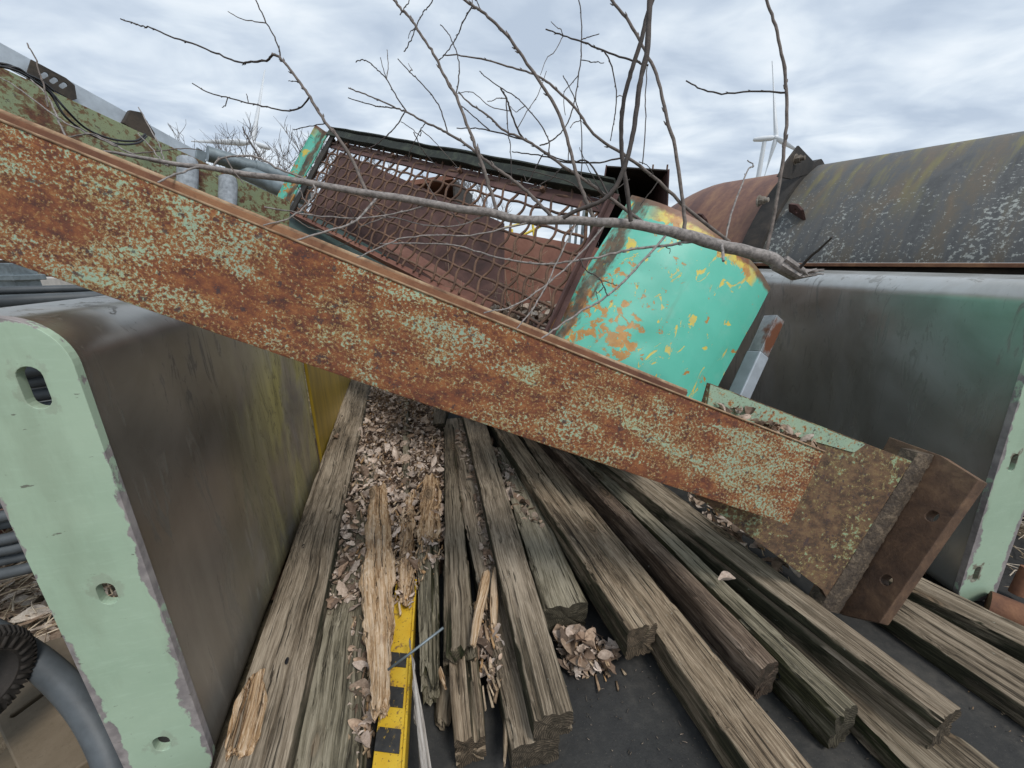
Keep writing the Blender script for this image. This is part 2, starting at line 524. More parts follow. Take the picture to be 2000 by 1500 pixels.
def mat_drum(name):
    """turquoise paint over older yellow and orange coats, rust along the seam (local X across, Z up the generator)"""
    m, n, b = new_mat(name)
    c = n.obj()
    uv = n.n('ShaderNodeAttribute', attribute_name='arc').outputs['Vector']
    u, h, _ = n.sep(uv)                # u: metres round the shell from the seam, h: metres up
    base = n.mix(n.step(n.noise(c, 5, 4, .6), .35, .65), (.092, .46, .34), (.12, .51, .39))
    fad = n.step(n.noise(n.map(c, (1, 1, 1), (4, 4, 2)), 3, 4, .6), .5, .75)
    base = n.mix(n.math('MULTIPLY', fad, .3), base, (.15, .56, .42))
    chipn = n.noise(n.map(uv, (1, 1, 1)), 30, 8, .66, .5)
    big = n.noise(n.map(uv, (1, 1, 1), (2.3, 1.1, 0)), 7.0, 4, .55)
    low = n.step(h, .26, .04)
    near = n.step(u, .34, .10)
    cv = n.math('ADD', n.math('ADD', n.math('MULTIPLY', chipn, .66), n.math('MULTIPLY', big, .44)), n.math('ADD', n.math('MULTIPLY', n.math('MULTIPLY', low, near), .10), n.math('MULTIPLY', near, .03)))
    o1 = n.step(cv, .664, .670)
    yv = n.noise(n.map(uv, (1.6, .8, 1), (7.1, 3.2, 0), (0, 0, .6)), 12, 7, .62, 1.5)
    y1 = n.step(yv, .620, .626)
    top = n.step(n.math('ADD', h, n.math('MULTIPLY', chipn, .13)), .472, .475)
    top = n.math('MULTIPLY', top, n.step(u, .06, .12))
    top = n.math('MULTIPLY', top, n.step(n.math('ADD', u, n.math('MULTIPLY', n.math('SUBTRACT', big, .5), .25)), .50, .46))
    ycol = n.mix(n.step(n.noise(uv, 40, 4, .6), .4, .6), (.66, .53, .075), (.56, .46, .13))
    ocol = n.mix(n.step(n.noise(uv, 30, 4, .6), .4, .6), (.52, .27, .065), (.42, .205, .05))
    col = n.mix(y1, base, ycol)
    col = n.mix(o1, col, ocol)
    tcol = n.mix(n.step(n.noise(n.map(uv, (1, 1, 1), (1, 3, 0)), 16, 6, .65), .46, .53), ocol, ycol)
    col = n.mix(top, col, tcol)
    rimr = n.math('MULTIPLY', n.step(n.math('ADD', h, n.math('MULTIPLY', chipn, .03)), .452, .462), .9)
    col = n.mix(rimr, col, (.15, .05, .025))
    seam = n.step(n.math('ADD', n.math('ABSOLUTE', n.math('SUBTRACT', u, .035)), n.math('MULTIPLY', n.math('SUBTRACT', n.noise(n.map(uv, (5, 1.5, 1)), 9, 7, .65), .5), .13)), .034, .012)
    col = n.mix(n.math('MULTIPLY', seam, .95), col, n.mix(n.step(chipn, .4, .6), (.05, .026, .014), (.14, .066, .026)))
    runs = n.math('MULTIPLY', n.step(n.noise(n.map(uv, (26, 2.2, 1), (2, 7, 0)), 1, 5, .62), .60, .76), .35)
    col = n.mix(runs, col, (.13, .20, .11))
    chalk = n.step(n.noise(n.map(uv, (1, 1, 1), (8, 2, 0)), 8, 7, .7), .52, .68)
    col = n.mix(n.math('MULTIPLY', chalk, .28), col, (.30, .52, .42))
    pits = n.step(n.noise(n.map(uv, (1, 1, 1), (5, 5, 0)), 75, 4, .62), .70, .73)
    col = n.mix(n.math('MULTIPLY', pits, .75), col, (.10, .13, .07))
    scr = n.step(n.noise(n.map(uv, (20, 55, 1), (3, 5, 0), (0, 0, .9)), 1, 3, .5), .715, .735)
    col = n.mix(n.math('MULTIPLY', scr, .75), col, (.07, .12, .08))
    hgt = n.math('MULTIPLY', n.math('ADD', n.math('ADD', o1, y1), top), -1.0)
    finish(n, b, col, .46, 0, n.math('ADD', hgt, n.math('MULTIPLY', n.noise(c, 9, 4, .5), .5)), .4, .0015)
    return m


def mat_duct(name, rusty=False):
    m, n, b = new_mat(name)
    uv = n.n('ShaderNodeAttribute', attribute_name='arc').outputs['Vector']
    u, h, _ = n.sep(uv)               # u: round the shell, h: along it
    run = n.noise(n.map(uv, (1.6, 8, 1), (0, 0, 0), (0, 0, .25)), 1.5, 7, .62, .5)
    fin = n.noise(uv, 30, 8, .7)
    if rusty:
        col = n.ramp(n.math('ADD', n.math('MULTIPLY', run, .7), n.math('MULTIPLY', fin, .3)), [(.35, (.095, .045, .038)), (.48, (.17, .082, .055)), (.6, (.25, .135, .075)), (.75, (.16, .10, .09))])
    else:
        col = n.ramp(n.math('ADD', n.math('MULTIPLY', run, .75), n.math('MULTIPLY', fin, .25)), [(.32, (.05, .052, .053)), (.46, (.085, .087, .086)), (.56, (.105, .092, .072)), (.7, (.145, .105, .07))])
        yl = n.math('MULTIPLY', n.step(n.noise(n.map(uv, (1.1, 9, 1), (3, 2, 0)), 1.9, 5, .6), .50, .64), n.step(u, .18, .62))
        col = n.mix(n.math('MULTIPLY', yl, .7), col, (.21, .185, .05))
        li = n.step(n.math('ADD', n.math('ADD', n.noise(uv, 60, 6, .72), n.math('MULTIPLY', n.math('SUBTRACT', n.noise(n.map(uv, (1, 2.5, 1), (6, 2, 0)), 3.5, 4, .6), .5), .35)), n.math('MULTIPLY', n.step(u, .62, .1), .10)), .655, .685)
        col = n.mix(n.math('MULTIPLY', li, .8), col, (.36, .38, .35))
    finish(n, b, col, .6, .0, n.math('ADD', fin, run), .35, .003)
    return m


M_BEAM = mat_rust_paint('rust over green paint', .538)
M_PLATE = mat_rust_paint('brown rust with green remains', .578, paint=(.24, .34, .22), fine=110, pal=((.05, .032, .022), (.10, .06, .035), (.155, .092, .05), (.21, .135, .065)), halo=((.27, .20, .08), (.20, .12, .05)), band=(2, 2, 2), off=(3, 0, 2))
M_STRIP = mat_rust_paint('green paint with rust at the root', .42, fine=80, band=(1, 3, 3), off=(7, 3, 2))
M_BEAM2 = mat_rust_paint('faded dark green paint with rust blooms',   .475, paint=(.20, .245, .145), pal=((.05, .022, .018), (.10, .042, .026), (.15, .066, .035), (.2, .1, .05)), halo=((.17, .14, .07), (.14, .085, .04)), fine=34, band=(2.4, 2, 2), off=(1, 4, 2))
M_RUST = mat_rust('brown plate rust')
M_EDGE_HL = mat_rust('pale rust edge highlight', (.13, .07, .04), (.30, .19, .11), (.42, .31, .20), 40)
M_WELDG = mat_rust_paint('weld line with old paint', .47, fine=160, paint=(.36, .40, .24))
M_WELD = mat_rust('rough weld rust', (.035, .026, .02), (.085, .062, .043), (.20, .15, .10), 120, grit=1.2)
M_ENDP = mat_rust('flat brown rust', (.055, .032, .021), (.12, .068, .040), (.20, .118, .066), 24, (1, 1, 1), .7, .6)
M_RUSTD = mat_rust('dark maroon rust', (.035, .018, .016), (.085, .042, .036), (.14, .075, .06), 8)
M_RUSTR = mat_rust('red brown rust', (.12, .05, .037), (.21, .092, .062), (.28, .14, .095), 5)
M_RUSTW = mat_rust('wire rust', (.05, .028, .02), (.12, .066, .042), (.20, .11, .065), 30)
M_BLACKR = mat_rust('black rusted steel', (.012, .011, .010), (.030, .025, .021), (.062, .048, .036), 14)
M_MOSSF = mat_rust('blackened mossy steel', (.008, .011, .009), (.017, .022, .016), (.045, .055, .036), 30)
M_STEEL = mat_steel('stained bare steel sheet', (.46, .435, .40), .85, True, .20, .84)
M_STEELR = mat_steel('clean bare steel sheet', (.56, .56, .54), .10, True, .20, .70)
M_YELST = mat_plain('yellow stained steel', (.34, .23, .025), .38, .35, .35, 3, .1, (6, 6, 1))
M_GREEN = mat_green_end('pale green paint', .22)
M_GREENR = mat_green_end('pale green paint with rust smears', .8)
M_GALV = mat_plain('galvanised steel', (.44, .49, .54), .55, .35, .2, 14, .15)
M_CLIP = mat_plain('mottled zinc', (.30, .33, .36), .8, 0, .4, 45, .3)
M_GALVD = mat_plain('dull galvanised steel', (.20, .235, .25), .55, .6, .35, 14, .2)
M_RUBBER, n, b = new_mat('dusty black rubber')
c = n.obj()
du = n.math('ADD', n.math('MULTIPLY', n.noise(n.map(c, (1, 1, 1)), 3.5, 6, .62, .5), .6), n.math('MULTIPLY', n.noise(c, 45, 5, .7), .4))
col = n.ramp(du, [(.38, (.016, .016, .016)), (.5, (.027, .0265, .025)), (.6, (.048, .045, .04)), (.7, (.075, .068, .058))])
sp_ = n.step(n.noise(c, 320, 3, .6), .66, .70)
col = n.mix(n.math('MULTIPLY', sp_, .5), col, (.14, .125, .10))
finish(n, b, col, n.math('ADD', .5, n.math('MULTIPLY', du, .45)), 0, n.math('ADD', n.noise(c, 190, 4, .6), n.noise(c, 14, 5, .6)), .4, .002)
M_HOSE = mat_plain('grey black hose rubber', (.075, .086, .094), .55, 0, .25, 20, .2)
M_WIRE = mat_plain('black cable', (.012, .012, .014), .5, 0, .2, 20, .1)
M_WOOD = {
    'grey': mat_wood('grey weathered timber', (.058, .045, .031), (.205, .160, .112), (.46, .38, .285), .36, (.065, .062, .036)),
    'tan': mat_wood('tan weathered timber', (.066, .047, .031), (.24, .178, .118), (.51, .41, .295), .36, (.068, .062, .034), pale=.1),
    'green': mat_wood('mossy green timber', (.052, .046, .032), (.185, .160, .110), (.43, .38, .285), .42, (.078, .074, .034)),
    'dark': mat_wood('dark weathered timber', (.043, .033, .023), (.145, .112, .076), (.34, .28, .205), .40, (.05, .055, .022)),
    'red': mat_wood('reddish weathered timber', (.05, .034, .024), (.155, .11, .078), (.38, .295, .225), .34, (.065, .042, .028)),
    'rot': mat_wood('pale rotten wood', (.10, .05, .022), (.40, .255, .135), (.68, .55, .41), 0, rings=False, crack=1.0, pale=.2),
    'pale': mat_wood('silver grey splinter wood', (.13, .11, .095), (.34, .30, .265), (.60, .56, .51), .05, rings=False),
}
M_LEAF = mat_leaf('dry leaf')
M_BARK = mat_plain('grey bark', (.245, .22, .205), .85, 0, .5, 130, .6)
M_BARKM = mat_plain('brown grey twig bark', (.14, .115, .10), .85, 0, .45, 90, .5)
M_BARKD = mat_plain('dark bark', (.06, .048, .042), .8, 0, .4, 60, .4)
M_BARKF = mat_plain('distant bark', (.155, .14, .135), .9, 0, .2, 10, .1)
M_DRUM = mat_drum('chipped turquoise paint')
M_DUCT = mat_duct('grey duct steel with lichen')
M_DUCTR = mat_duct('rusty duct steel', True)
M_WHITE = mat_plain('white turbine paint', (.66, .69, .72), .5, 0, .05, .1, .0)
M_CONC = mat_plain('pale concrete', (.42, .40, .37), .9, 0, .2, 12, .3)
M_BOLT = mat_rust('bolt steel', (.06, .045, .035), (.16, .13, .10), (.30, .27, .23), 40)

# ------------------------------------------------------------------ ground
mg, n, b = new_mat('dry straw ground')
c = n.obj()
v = n.noise(c, 9, 8, .7)
v2 = n.noise(n.map(c, (1, 1, 1), (3, 1, 0)), .35, 5, .6)
gc = n.ramp(v, [(.35, (.06, .045, .03)), (.5, (.17, .13, .088)), (.65, (.31, .255, .185))])
gc = n.mix(n.step(v2, .4, .65), gc, n.mix(1.0, gc, (.8, .85, .6), 'MULTIPLY'))
finish(n, b, gc, .95, 0, v, .8, .03)
P = []
xs = [-3000, -300, -40, -10, -4] + [-4 + .25 * k for k in range(1, 36)] + [10, 40, 300, 3000]
ys = [-300, -10, -1] + [-1 + .25 * k for k in range(1, 26)] + [10, 40, 300, 4000]
for y in ys:
    P.append([(x, y, -.045 + (.03 * mnoise.noise(Vector((x * .9, y * .9, 0))) if abs(x) < 5 and -1 < y < 6 else 0)) for x in xs])
g = MB()
g.grid(P)
tag(g.build('ground', mg, None, True), kind='structure')

# black mat under the timbers
mt = MB()
ax, bx_, ay, by_ = -.42, 1.75, -.2, 2.6
P = []
for j in range(40):
    y = ay + (by_ - ay) * j / 39
    P.append([(ax + (bx_ - ax) * i / 40, y, .004 * mnoise.noise(Vector((ax + (bx_ - ax) * i / 40 * 3, y * 3, 2)))) for i in range(41)])
mt.grid(P)
rim = [P[0], [(p[0], p[1], -.03) for p in P[0]]]
mt.grid(rim)
mt.grid([[r[-1] for r in P], [(r[-1][0], r[-1][1], -.03) for r in P]])
mt.grid([[r[0] for r in P], [(r[0][0], r[0][1], -.03) for r in P]])
tag(mt.build('rubber_mat', M_RUBBER, None, True, auto=40), 'black rubber mat lying flat beneath the fan of timbers', 'mat')


# ------------------------------------------------------------------ timbers
def timber(name, label, px, ztop, h, mat, seed, ext_far=0.0, ext_near=0.0, broken=0.0, brokenfar=0.0, rough=1.0,
           prof=None, cat='timber', group=None, tilt=0.0, rag=0.0, seglen=.011):
    nl, nr, fl, fr = [np.array(G(*q, ztop))[:2] for q in px]
    A, B = (nl + nr) / 2, (fl + fr) / 2
    d = B - A
    L = np.linalg.norm(d)
    d = d / L
    nrm = np.array([-d[1], d[0]])           # to the left seen along d
    wn = abs((nl - nr) @ nrm)
    wf = abs((fl - fr) @ nrm)
    x0, x1 = -ext_near, L + ext_far
    nx = max(10, int((x1 - x0) / seglen))
    rnd = random.Random(seed)
    so = Vector((rnd.uniform(0, 50), rnd.uniform(0, 50), rnd.uniform(0, 50)))
    ring = []
    K = 11                                   # points per side
    for k in range(K):
        ring.append((-1 + 2 * k / K, 1))
    for k in range(K):
        ring.append((1, 1 - 2 * k / K))
    for k in range(K):
        ring.append((1 - 2 * k / K, -1))
    for k in range(K):
        ring.append((-1, -1 + 2 * k / K))
    m = len(ring)
    r_ = min(.005, .2 * min(wn, h))
    mb = MB()
    rows = []
    for i in range(nx + 1):
        s = i / nx
        x = x0 + (x1 - x0) * s
        tt = min(1.3, max(-.3, x / L))
        hw = (wn + (wf - wn) * tt) / 2
        hw *= 1 + (.25 * mnoise.noise(so + Vector((x * 16, 8, 0))) if rag else 0)
        hh = h / 2
        if prof:
            q = s * (len(prof) - 1)
            a = min(int(q), len(prof) - 2)
            pf = prof[a] + (prof[a + 1] - prof[a]) * (q - a)
            hw *= pf
            hh *= min(1, .35 + .65 * pf)
        row = []
        for k, (a, bb) in enumerate(ring):
            y, z = a * hw, bb * hh
            # rounded, worn corners
            ry = max(0, abs(y) - (hw - r_))
            rz = max(0, abs(z) - (hh - r_))
            wear = 1 + .9 * mnoise.noise(so + Vector((x * 9, (a > 0) * 7.0, (bb > 0) * 5.0)))
            if ry > 0 and rz > 0:
                q = math.hypot(ry, rz)
                lim = r_ * max(.25, 1 - .35 * wear)
                if q > lim:
                    y -= math.copysign(ry - ry * lim / q, y)
                    z -= math.copysign(rz - rz * lim / q, z)
            nv = Vector((a if abs(a) == 1 else 0, bb if abs(bb) == 1 else 0, 0))
            # long grooves along the grain
            gq = mnoise.noise(so + Vector((x * 1.3, y * 75, z * 75)))
            g2 = mnoise.noise(so + Vector((x * 4 + 9, y * 190, z * 190)))
            dz = -.0022 * rough * max(0, gq - .12) * 2.4 - .0012 * rough * g2
            crk = mnoise.noise(so + Vector((x * .8 + 30, y * 60, z * 60)))
            if crk > .36:
                dz -= rough * min(.009, (crk - .36) * .07)
            dz += .0016 * rough * mnoise.noise(so + Vector((x * 14, y * 20, z * 20)))
            if rag:
                dz += rag * (mnoise.noise(so + Vector((x * 9, y * 130, z * 130))) + .7 * mnoise.noise(so + Vector((x * 45, y * 220, z * 220))))
            if abs(a) > .8 and abs(bb) > .8:      # bitten arrises
                bt = mnoise.noise(so + Vector((x * 22, a * 3, bb * 3)))
                if bt > .25:
                    dz -= min(.006, (bt - .25) * .02)
            y += (nv.x) * dz
            z += (nv.y) * dz
            y += .004 * rough * mnoise.noise(so + Vector((x * 1.7, 0, 0)))
            z += .004 * mnoise.noise(so + Vector((x * 1.3, 40, 0)))
            xx = x
            jn = mnoise.noise(so + Vector((y * 55, z * 75, 1))) + .6 * mnoise.noise(so + Vector((y * 150, z * 170, 4)))
            if broken and x < x0 + broken * 1.6:
                xx = x + broken * (.55 + .75 * jn) * (1 - (x - x0) / (broken * 1.6))
            elif i == 0:
                xx = x + .005 * jn + .004 * mnoise.noise(so + Vector((y * 260, z * 90, 6)))
            if brokenfar and x > x1 - brokenfar * 1.6:
                xx = x - brokenfar * (.55 + .75 * jn) * (1 - (x1 - x) / (brokenfar * 1.6))
            row.append((xx, y, z + tilt * (x)))
        rows.append(row)
    b0 = len(mb.v)
    for r in rows:
        mb.v += r
    for i in range(nx):
        for k in range(m):
            l = (k + 1) % m
            mb.f.append((b0 + i * m + k, b0 + i * m + l, b0 + (i + 1) * m + l, b0 + (i + 1) * m + k))
    # end caps with two inner rings
    for row, base, sg in ((rows[0], b0, 1), (rows[-1], b0 + nx * m, -1)):
        cx = sum(p[0] for p in row) / m
        cy = sum(p[1] for p in row) / m
        cz = sum(p[2] for p in row) / m
        prev = [base + k for k in range(m)]
        for q in (.75, .45, .2):
            st = len(mb.v)
            for k in range(m):
                p = row[k]
                yy, zz = cy + (p[1] - cy) * q, cz + (p[2] - cz) * q
                dx = .004 * mnoise.noise(so + Vector((yy * 120, zz * 120, 3)))
                if (broken and sg == 1) or (brokenfar and sg == -1):
                    dx += sg * broken * .6 * mnoise.noise(so + Vector((yy * 55, zz * 75, 1)))
                mb.v.append((cx + (p[0] - cx) * q + dx, yy, zz))
            cur = [st + k for k in range(m)]
            for k in range(m):
                l = (k + 1) % m
                mb.f.append((prev[k], prev[l], cur[l], cur[k]) if sg == -1 else (prev[l], prev[k], cur[k], cur[l]))
            prev = cur
        mb.f.append(tuple(prev))
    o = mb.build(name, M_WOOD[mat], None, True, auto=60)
    o.location = (A[0], A[1], ztop - h / 2)
    o.rotation_euler = (0, 0, math.atan2(d[1], d[0]))
    tag(o, label, cat, group)
    o['half_w'] = wn / 2
    return o


GT = 'timbers fanned out on the mat'
timber('timber', 'wide worm-holed grey plank lying along the foot of the left steel channel', ((415, 1495), (560, 1495), (680, 748), (722, 755)), .10, .05, 'grey', 1, .5, .45, group=GT)
timber('timber', 'broad olive board, low beside the worm-holed plank, its end out of frame', ((560, 1500), (706, 1500), (690, 950), (735, 950)), .055, .05, 'green', 2, .3, .45, group=GT)
timber('timber', 'short yellowish green board with a splintered end beside the striped bar', ((820, 1352), (858, 1352), (816, 1085), (856, 1085)), .075, .055, 'green', 3, .12, 0, .05, group=GT, rough=1.3)
timber('timber', 'grey timber with a ragged broken end under the pale wood chip', ((866, 1285), (933, 1285), (868, 890), (892, 890)), .098, .07, 'dark', 4, .35, 0, .035, group=GT, rough=1.2)
timber('timber', 'split brown timber ending at the bottom edge, below the ragged grey one', ((889, 1455), (951, 1440), (868, 1150), (922, 1150)), .075, .072, 'tan', 5, .1, 0, .008, group=GT, rough=1.6)
timber('timber', 'long lichen-flecked grey timber in the middle resting on another timber', ((1041, 1397), (1123, 1393), (905, 817), (947, 822)), .138, .062, 'grey', 6, .5, 0, group=GT)
timber('timber', 'cracked grey timber directly beneath the long lichen-flecked one', ((998, 1452), (1098, 1452), (880, 900), (940, 900)), .073, .07, 'grey', 7, .5, 0, .006, group=GT, rough=1.4)
timber('timber', 'thick olive post with growth rings showing on its sawn end', ((1062, 1187), (1150, 1175), (1005, 1000), (1064, 1000)), .088, .085, 'green', 8, .5, 0, group=GT, rough=.6)
timber('timber', 'grey timber with a dark knot on its left side, ending above the leaf clump', ((1223, 1225), (1290, 1220), (980, 860), (1009, 845)), .135, .088, 'tan', 9, .5, 0, group=GT)
timber('timber', 'long tan timber with an eye-shaped knot running out of frame', ((1465, 1500), (1590, 1500), (1012, 845), (1040, 850)), .09, .085, 'tan', 10, .5, .35, group=GT)
timber('timber', 'reddish brown square timber whose end overhangs the timber with a bolt hole', ((1485, 1302), (1528, 1293), (1065, 862), (1112, 880)), .138, .088, 'red', 11, .5, 0, group=GT)
t11 = timber('timber', 'olive timber with a bolt hole through its side near the end', ((1636, 1398), (1681, 1381), (1112, 880), (1157, 895)), .10, .098, 'green', 12, .5, 0, group=GT)
timber('timber', 'low mossy brown timber half hidden under the topmost right one', ((1775, 1500), (1955, 1500), (1420, 1143), (1480, 1143)), .058, .056, 'dark', 13, .6, .2, group=GT)
timber('timber', 'broad grey-topped timber with a black mossy side, crossing under the beam base', ((1836, 1402), (1886, 1378), (1180, 905), (1290, 940)), .138, .09, 'grey', 14, .5, 0, group=GT)
timber('timber', 'grey timber leaving the right frame, nearer of the two by the base plate', ((2000, 1377), (2000, 1290), (1734, 1199), (1762, 1157)), .05, .05, 'grey', 15, .12, .5, group=GT)
timber('timber', 'grey timber under the right channel flange, farther of two by the base plate', ((2000, 1260), (2000, 1220), (1776, 1150), (1786, 1118)), .06, .058, 'grey', 16, .1, .6, group=GT)
timber('timber', 'narrow old batten lying among the dead leaves, snapped short', ((783, 975), (799, 975), (788, 798), (799, 798)), .075, .05, 'green', 17, .15, 0, .01, group=GT)
timber('timber', 'short grey block poking from under the beam above the leaf pile', ((845, 828), (868, 826), (848, 780), (880, 780)), .10, .05, 'dark', 18, .4, 0, group=GT)

GR = 'rotten wood pieces'
timber('rotten_wood', 'large orange and cream slab of rotten wood lying over the striped bar', ((730, 1392), (766, 1392), (716, 945), (758, 945)), .108, .035, 'rot', 21, 0, 0, .03, .03, 2.6, (.75, .95, 1.4, 1.75, 1.5, 1.2, .95, .8, .7), 'wood piece', GR, rag=.006, seglen=.006)
timber('rotten_wood', 'brown rotten strip between the orange slab and the yellowish board', ((770, 1190), (800, 1190), (790, 960), (812, 960)), .09, .03, 'rot', 22, .03, 0, .05, .03, 2.6, (.4, 1, 1.2, 1, .8), 'wood piece', GR, rag=.006, seglen=.006)
timber('rotten_wood', 'crumbling pale rotten stub at the foot of the leaf pile', ((812, 1058), (856, 1055), (830, 925), (858, 925)), .095, .04, 'rot', 23, .02, 0, .03, .03, 2.6, (.8, 1, 1.1, .9), 'wood piece', GR, rag=.006, seglen=.006)
timber('rotten_wood', 'pale clean chip of wood leaning across the broken grey timbers', ((915, 1258), (933, 1258), (942, 1114), (960, 1114)), .128, .018, 'rot', 24, 0, 0, .01, .01, 1.5, (.75, 1, 1.05, .9), 'wood chip', GR)
timber('rotten_wood', 'small upright brown chip beside the split brown timber', ((976, 1490), (988, 1490), (984, 1352), (996, 1352)), .06, .02, 'tan', 25, 0, 0, .02, .02, 1.5, (.5, .8, 1, .6), 'wood chip', GR)
timber('rotten_wood', 'orange chip tucked under the pale clean chip', ((955, 1225), (972, 1225), (958, 1100), (972, 1100)), .10, .02, 'rot', 26, 0, 0, .02, .02, 2, (.7, 1.2, 1, .6), 'wood chip', GR)
timber('rotten_wood', 'thin silver grey splinter along the right edge of the striped bar', ((818, 1510), (846, 1510), (797, 1243), (803, 1243)), .105, .02, 'pale', 27, 0, .2, 0, .01, 1.2, (1, 1, .9, .8, .5), 'wood splinter', GR, tilt=.02)
timber('rotten_wood', 'pointed splinter hanging off the end of the yellowish board', ((868, 1345), (876, 1345), (850, 1300), (862, 1300)), .07, .014, 'rot', 28, 0, 0, .01, .01, 1.2, (.3, 1, .8), 'wood splinter', GR)
timber('rotten_wood', 'bleached curl of bark wood on the worm-holed plank near the bottom', ((425, 1478), (490, 1488), (488, 1305), (518, 1305)), .108, .012, 'rot', 29, 0, 0, .02, .01, 2.2, (.9, 1.1, 1.15, 1, .75), 'wood piece', GR, rag=.003, seglen=.006)
timber('rotten_wood', 'soft grey stump end under the splintered yellowish board', ((842, 1412), (885, 1412), (850, 1350), (884, 1350)), .03, .03, 'dark', 30, .05, 0, .02, 0, 2.2, (.8, 1, 1), 'wood piece', GR)


# worm holes and the bolt hole: shallow dark pockets on the wood
def hole_disc(name, u, v, z, rx, ry, parent, rot):
    c_ = G(u, v, z)
    mb = MB()
    k = 14
    ring = [(math.cos(2 * math.pi * i / k) * rx, math.sin(2 * math.pi * i / k) * ry, 0) for i in range(k)]
    mb.add(ring + [(p[0] * .7, p[1] * .7, -.004) for p in ring], [(i, (i + 1) % k, (i + 1) % k + k, i + k) for i in range(k)] + [tuple(range(k, 2 * k))])
    o = mb.build(name, M_WIRE)
    Mw = Matrix.Translation(Vector(c_)) @ Matrix.Rotation(rot, 4, 'Z')
    o.parent = parent
    o.matrix_parent_inverse = Matrix.Identity(4)
    bpy.context.view_layer.update()
    o.matrix_local = parent.matrix_world.inverted() @ Mw
    return o


bpy.context.view_layer.update()
plank = [o for o in bpy.data.objects if o.get('label', '').startswith('wide worm-holed')][0]
for (u, v) in ((646, 999), (560, 1290), (592, 1066), (668, 812)):
    hole_disc('worm_hole', u, v, .103, .008, .0035, plank, math.radians(105))
# bolt hole through the side of the olive timber
mb = MB()
hw = t11['half_w']
k = 16
rg = [(.115 + .011 * math.cos(2 * math.pi * i / k), hw + .0035, .005 + .011 * math.sin(2 * math.pi * i / k)) for i in range(k)]
mb.add(rg + [(.115 + (p[0] - .115) * .7, hw - .006, .005 + (p[2] - .005) * .7) for p in rg], [(i, (i + 1) % k, (i + 1) % k + k, i + k) for i in range(k)] + [tuple(range(k, 2 * k))])
mb.build('bolt_hole', M_WIRE, t11)

# striped bar
nl, nr, fl, fr = [G(*q, .062) for q in ((715, 1500), (797, 1500), (784, 1165), (795, 1162))]
A = (nl + nr) / 2
Bp = (fl + fr) / 2
d = (Bp - A)[:2]
L = np.linalg.norm(d)
d = d / L
nv = np.array([-d[1], d[0]])
bar_root = thing('warning_bar', 'yellow and black striped steel bar half buried under the rotten wood', 'warning bar',
                 frame((A[0], A[1], .062), (d[0], d[1], 0), (nv[0], nv[1], 0), (0, 0, 1)))
my, n, b = new_mat('chipped yellow paint')
c = n.obj()
col = n.mix(n.step(n.noise(c, 18, 4, .6), .35, .65), (.55, .325, .012), (.62, .41, .03))
col = n.mix(n.step(n.noise(c, 150, 5, .7), .6, .63), col, (.13, .06, .02))
col = n.mix(n.step(n.noise(n.map(c, (1, 1, 1), (3, 3, 3)), 34, 7, .7), .56, .62), col, (.20, .11, .04))
finish(n, b, col, .55, 0, n.noise(c, 150, 5, .7), .3, .001)
mk, n, b = new_mat('worn black stripe paint')
c = n.obj()
col = n.mix(n.step(n.noise(c, 60, 5, .6), .35, .65), (.014, .014, .014), (.035, .033, .03))
col = n.mix(n.step(n.noise(n.map(c, (.6, 1, 1), (3, 1, 1)), 90, 7, .75), .59, .63), col, (.42, .26, .02))
finish(n, b, col, .6, 0, n.noise(c, 120, 5, .6), .3, .001)
wl = .040
mb = MB()
mb.box(-.25, L + .05, -wl / 2 - .004, wl / 2 + .006, -.012, 0)
mb.box(-.25, L + .05, -wl / 2 - .010, -wl / 2 - .0045, -.045, .003)
mb.build('bar', my, bar_root, bevel=.0015)
for v0, v1 in ((1308, 1281), (1386, 1347), (1474, 1427), (1590, 1530)):
    q0 = (G(765, v0, .062)[:2] - A[:2]) @ d
    q1 = (G(765, v1, .062)[:2] - A[:2]) @ d
    mb = MB()
    y0, y1 = -wl / 2 + .001, wl / 2 + .0055
    mb.hexa([(q0 - .002, y0, .0005), (q1 - .002, y0, .0005), (q1 + .011, y1, .0005), (q0 + .011, y1, .0005),
             (q0 - .002, y0, .002), (q1 - .002, y0, .002), (q1 + .011, y1, .002), (q0 + .011, y1, .002)])
    mb.build('black_stripe', mk, bar_root)

# wire rods among the wood
mb = MB()
mb.tube([D(758, 1308, .66), D(800, 1277, .665), D(866, 1226, .68)], .0022, 8)
tag(mb.build('steel_rod', M_GALVD, None, True), 'thin grey steel rod sticking out over the striped bar', 'rod')
mb = MB()
mb.tube([G(1018, 1455, .04), G(1023, 1478, .015), G(1026, 1520, .006)], .0022, 8)
tag(mb.build('steel_rod', M_GALVD, None, True), 'short grey wire lying on the mat below the middle timber', 'rod')


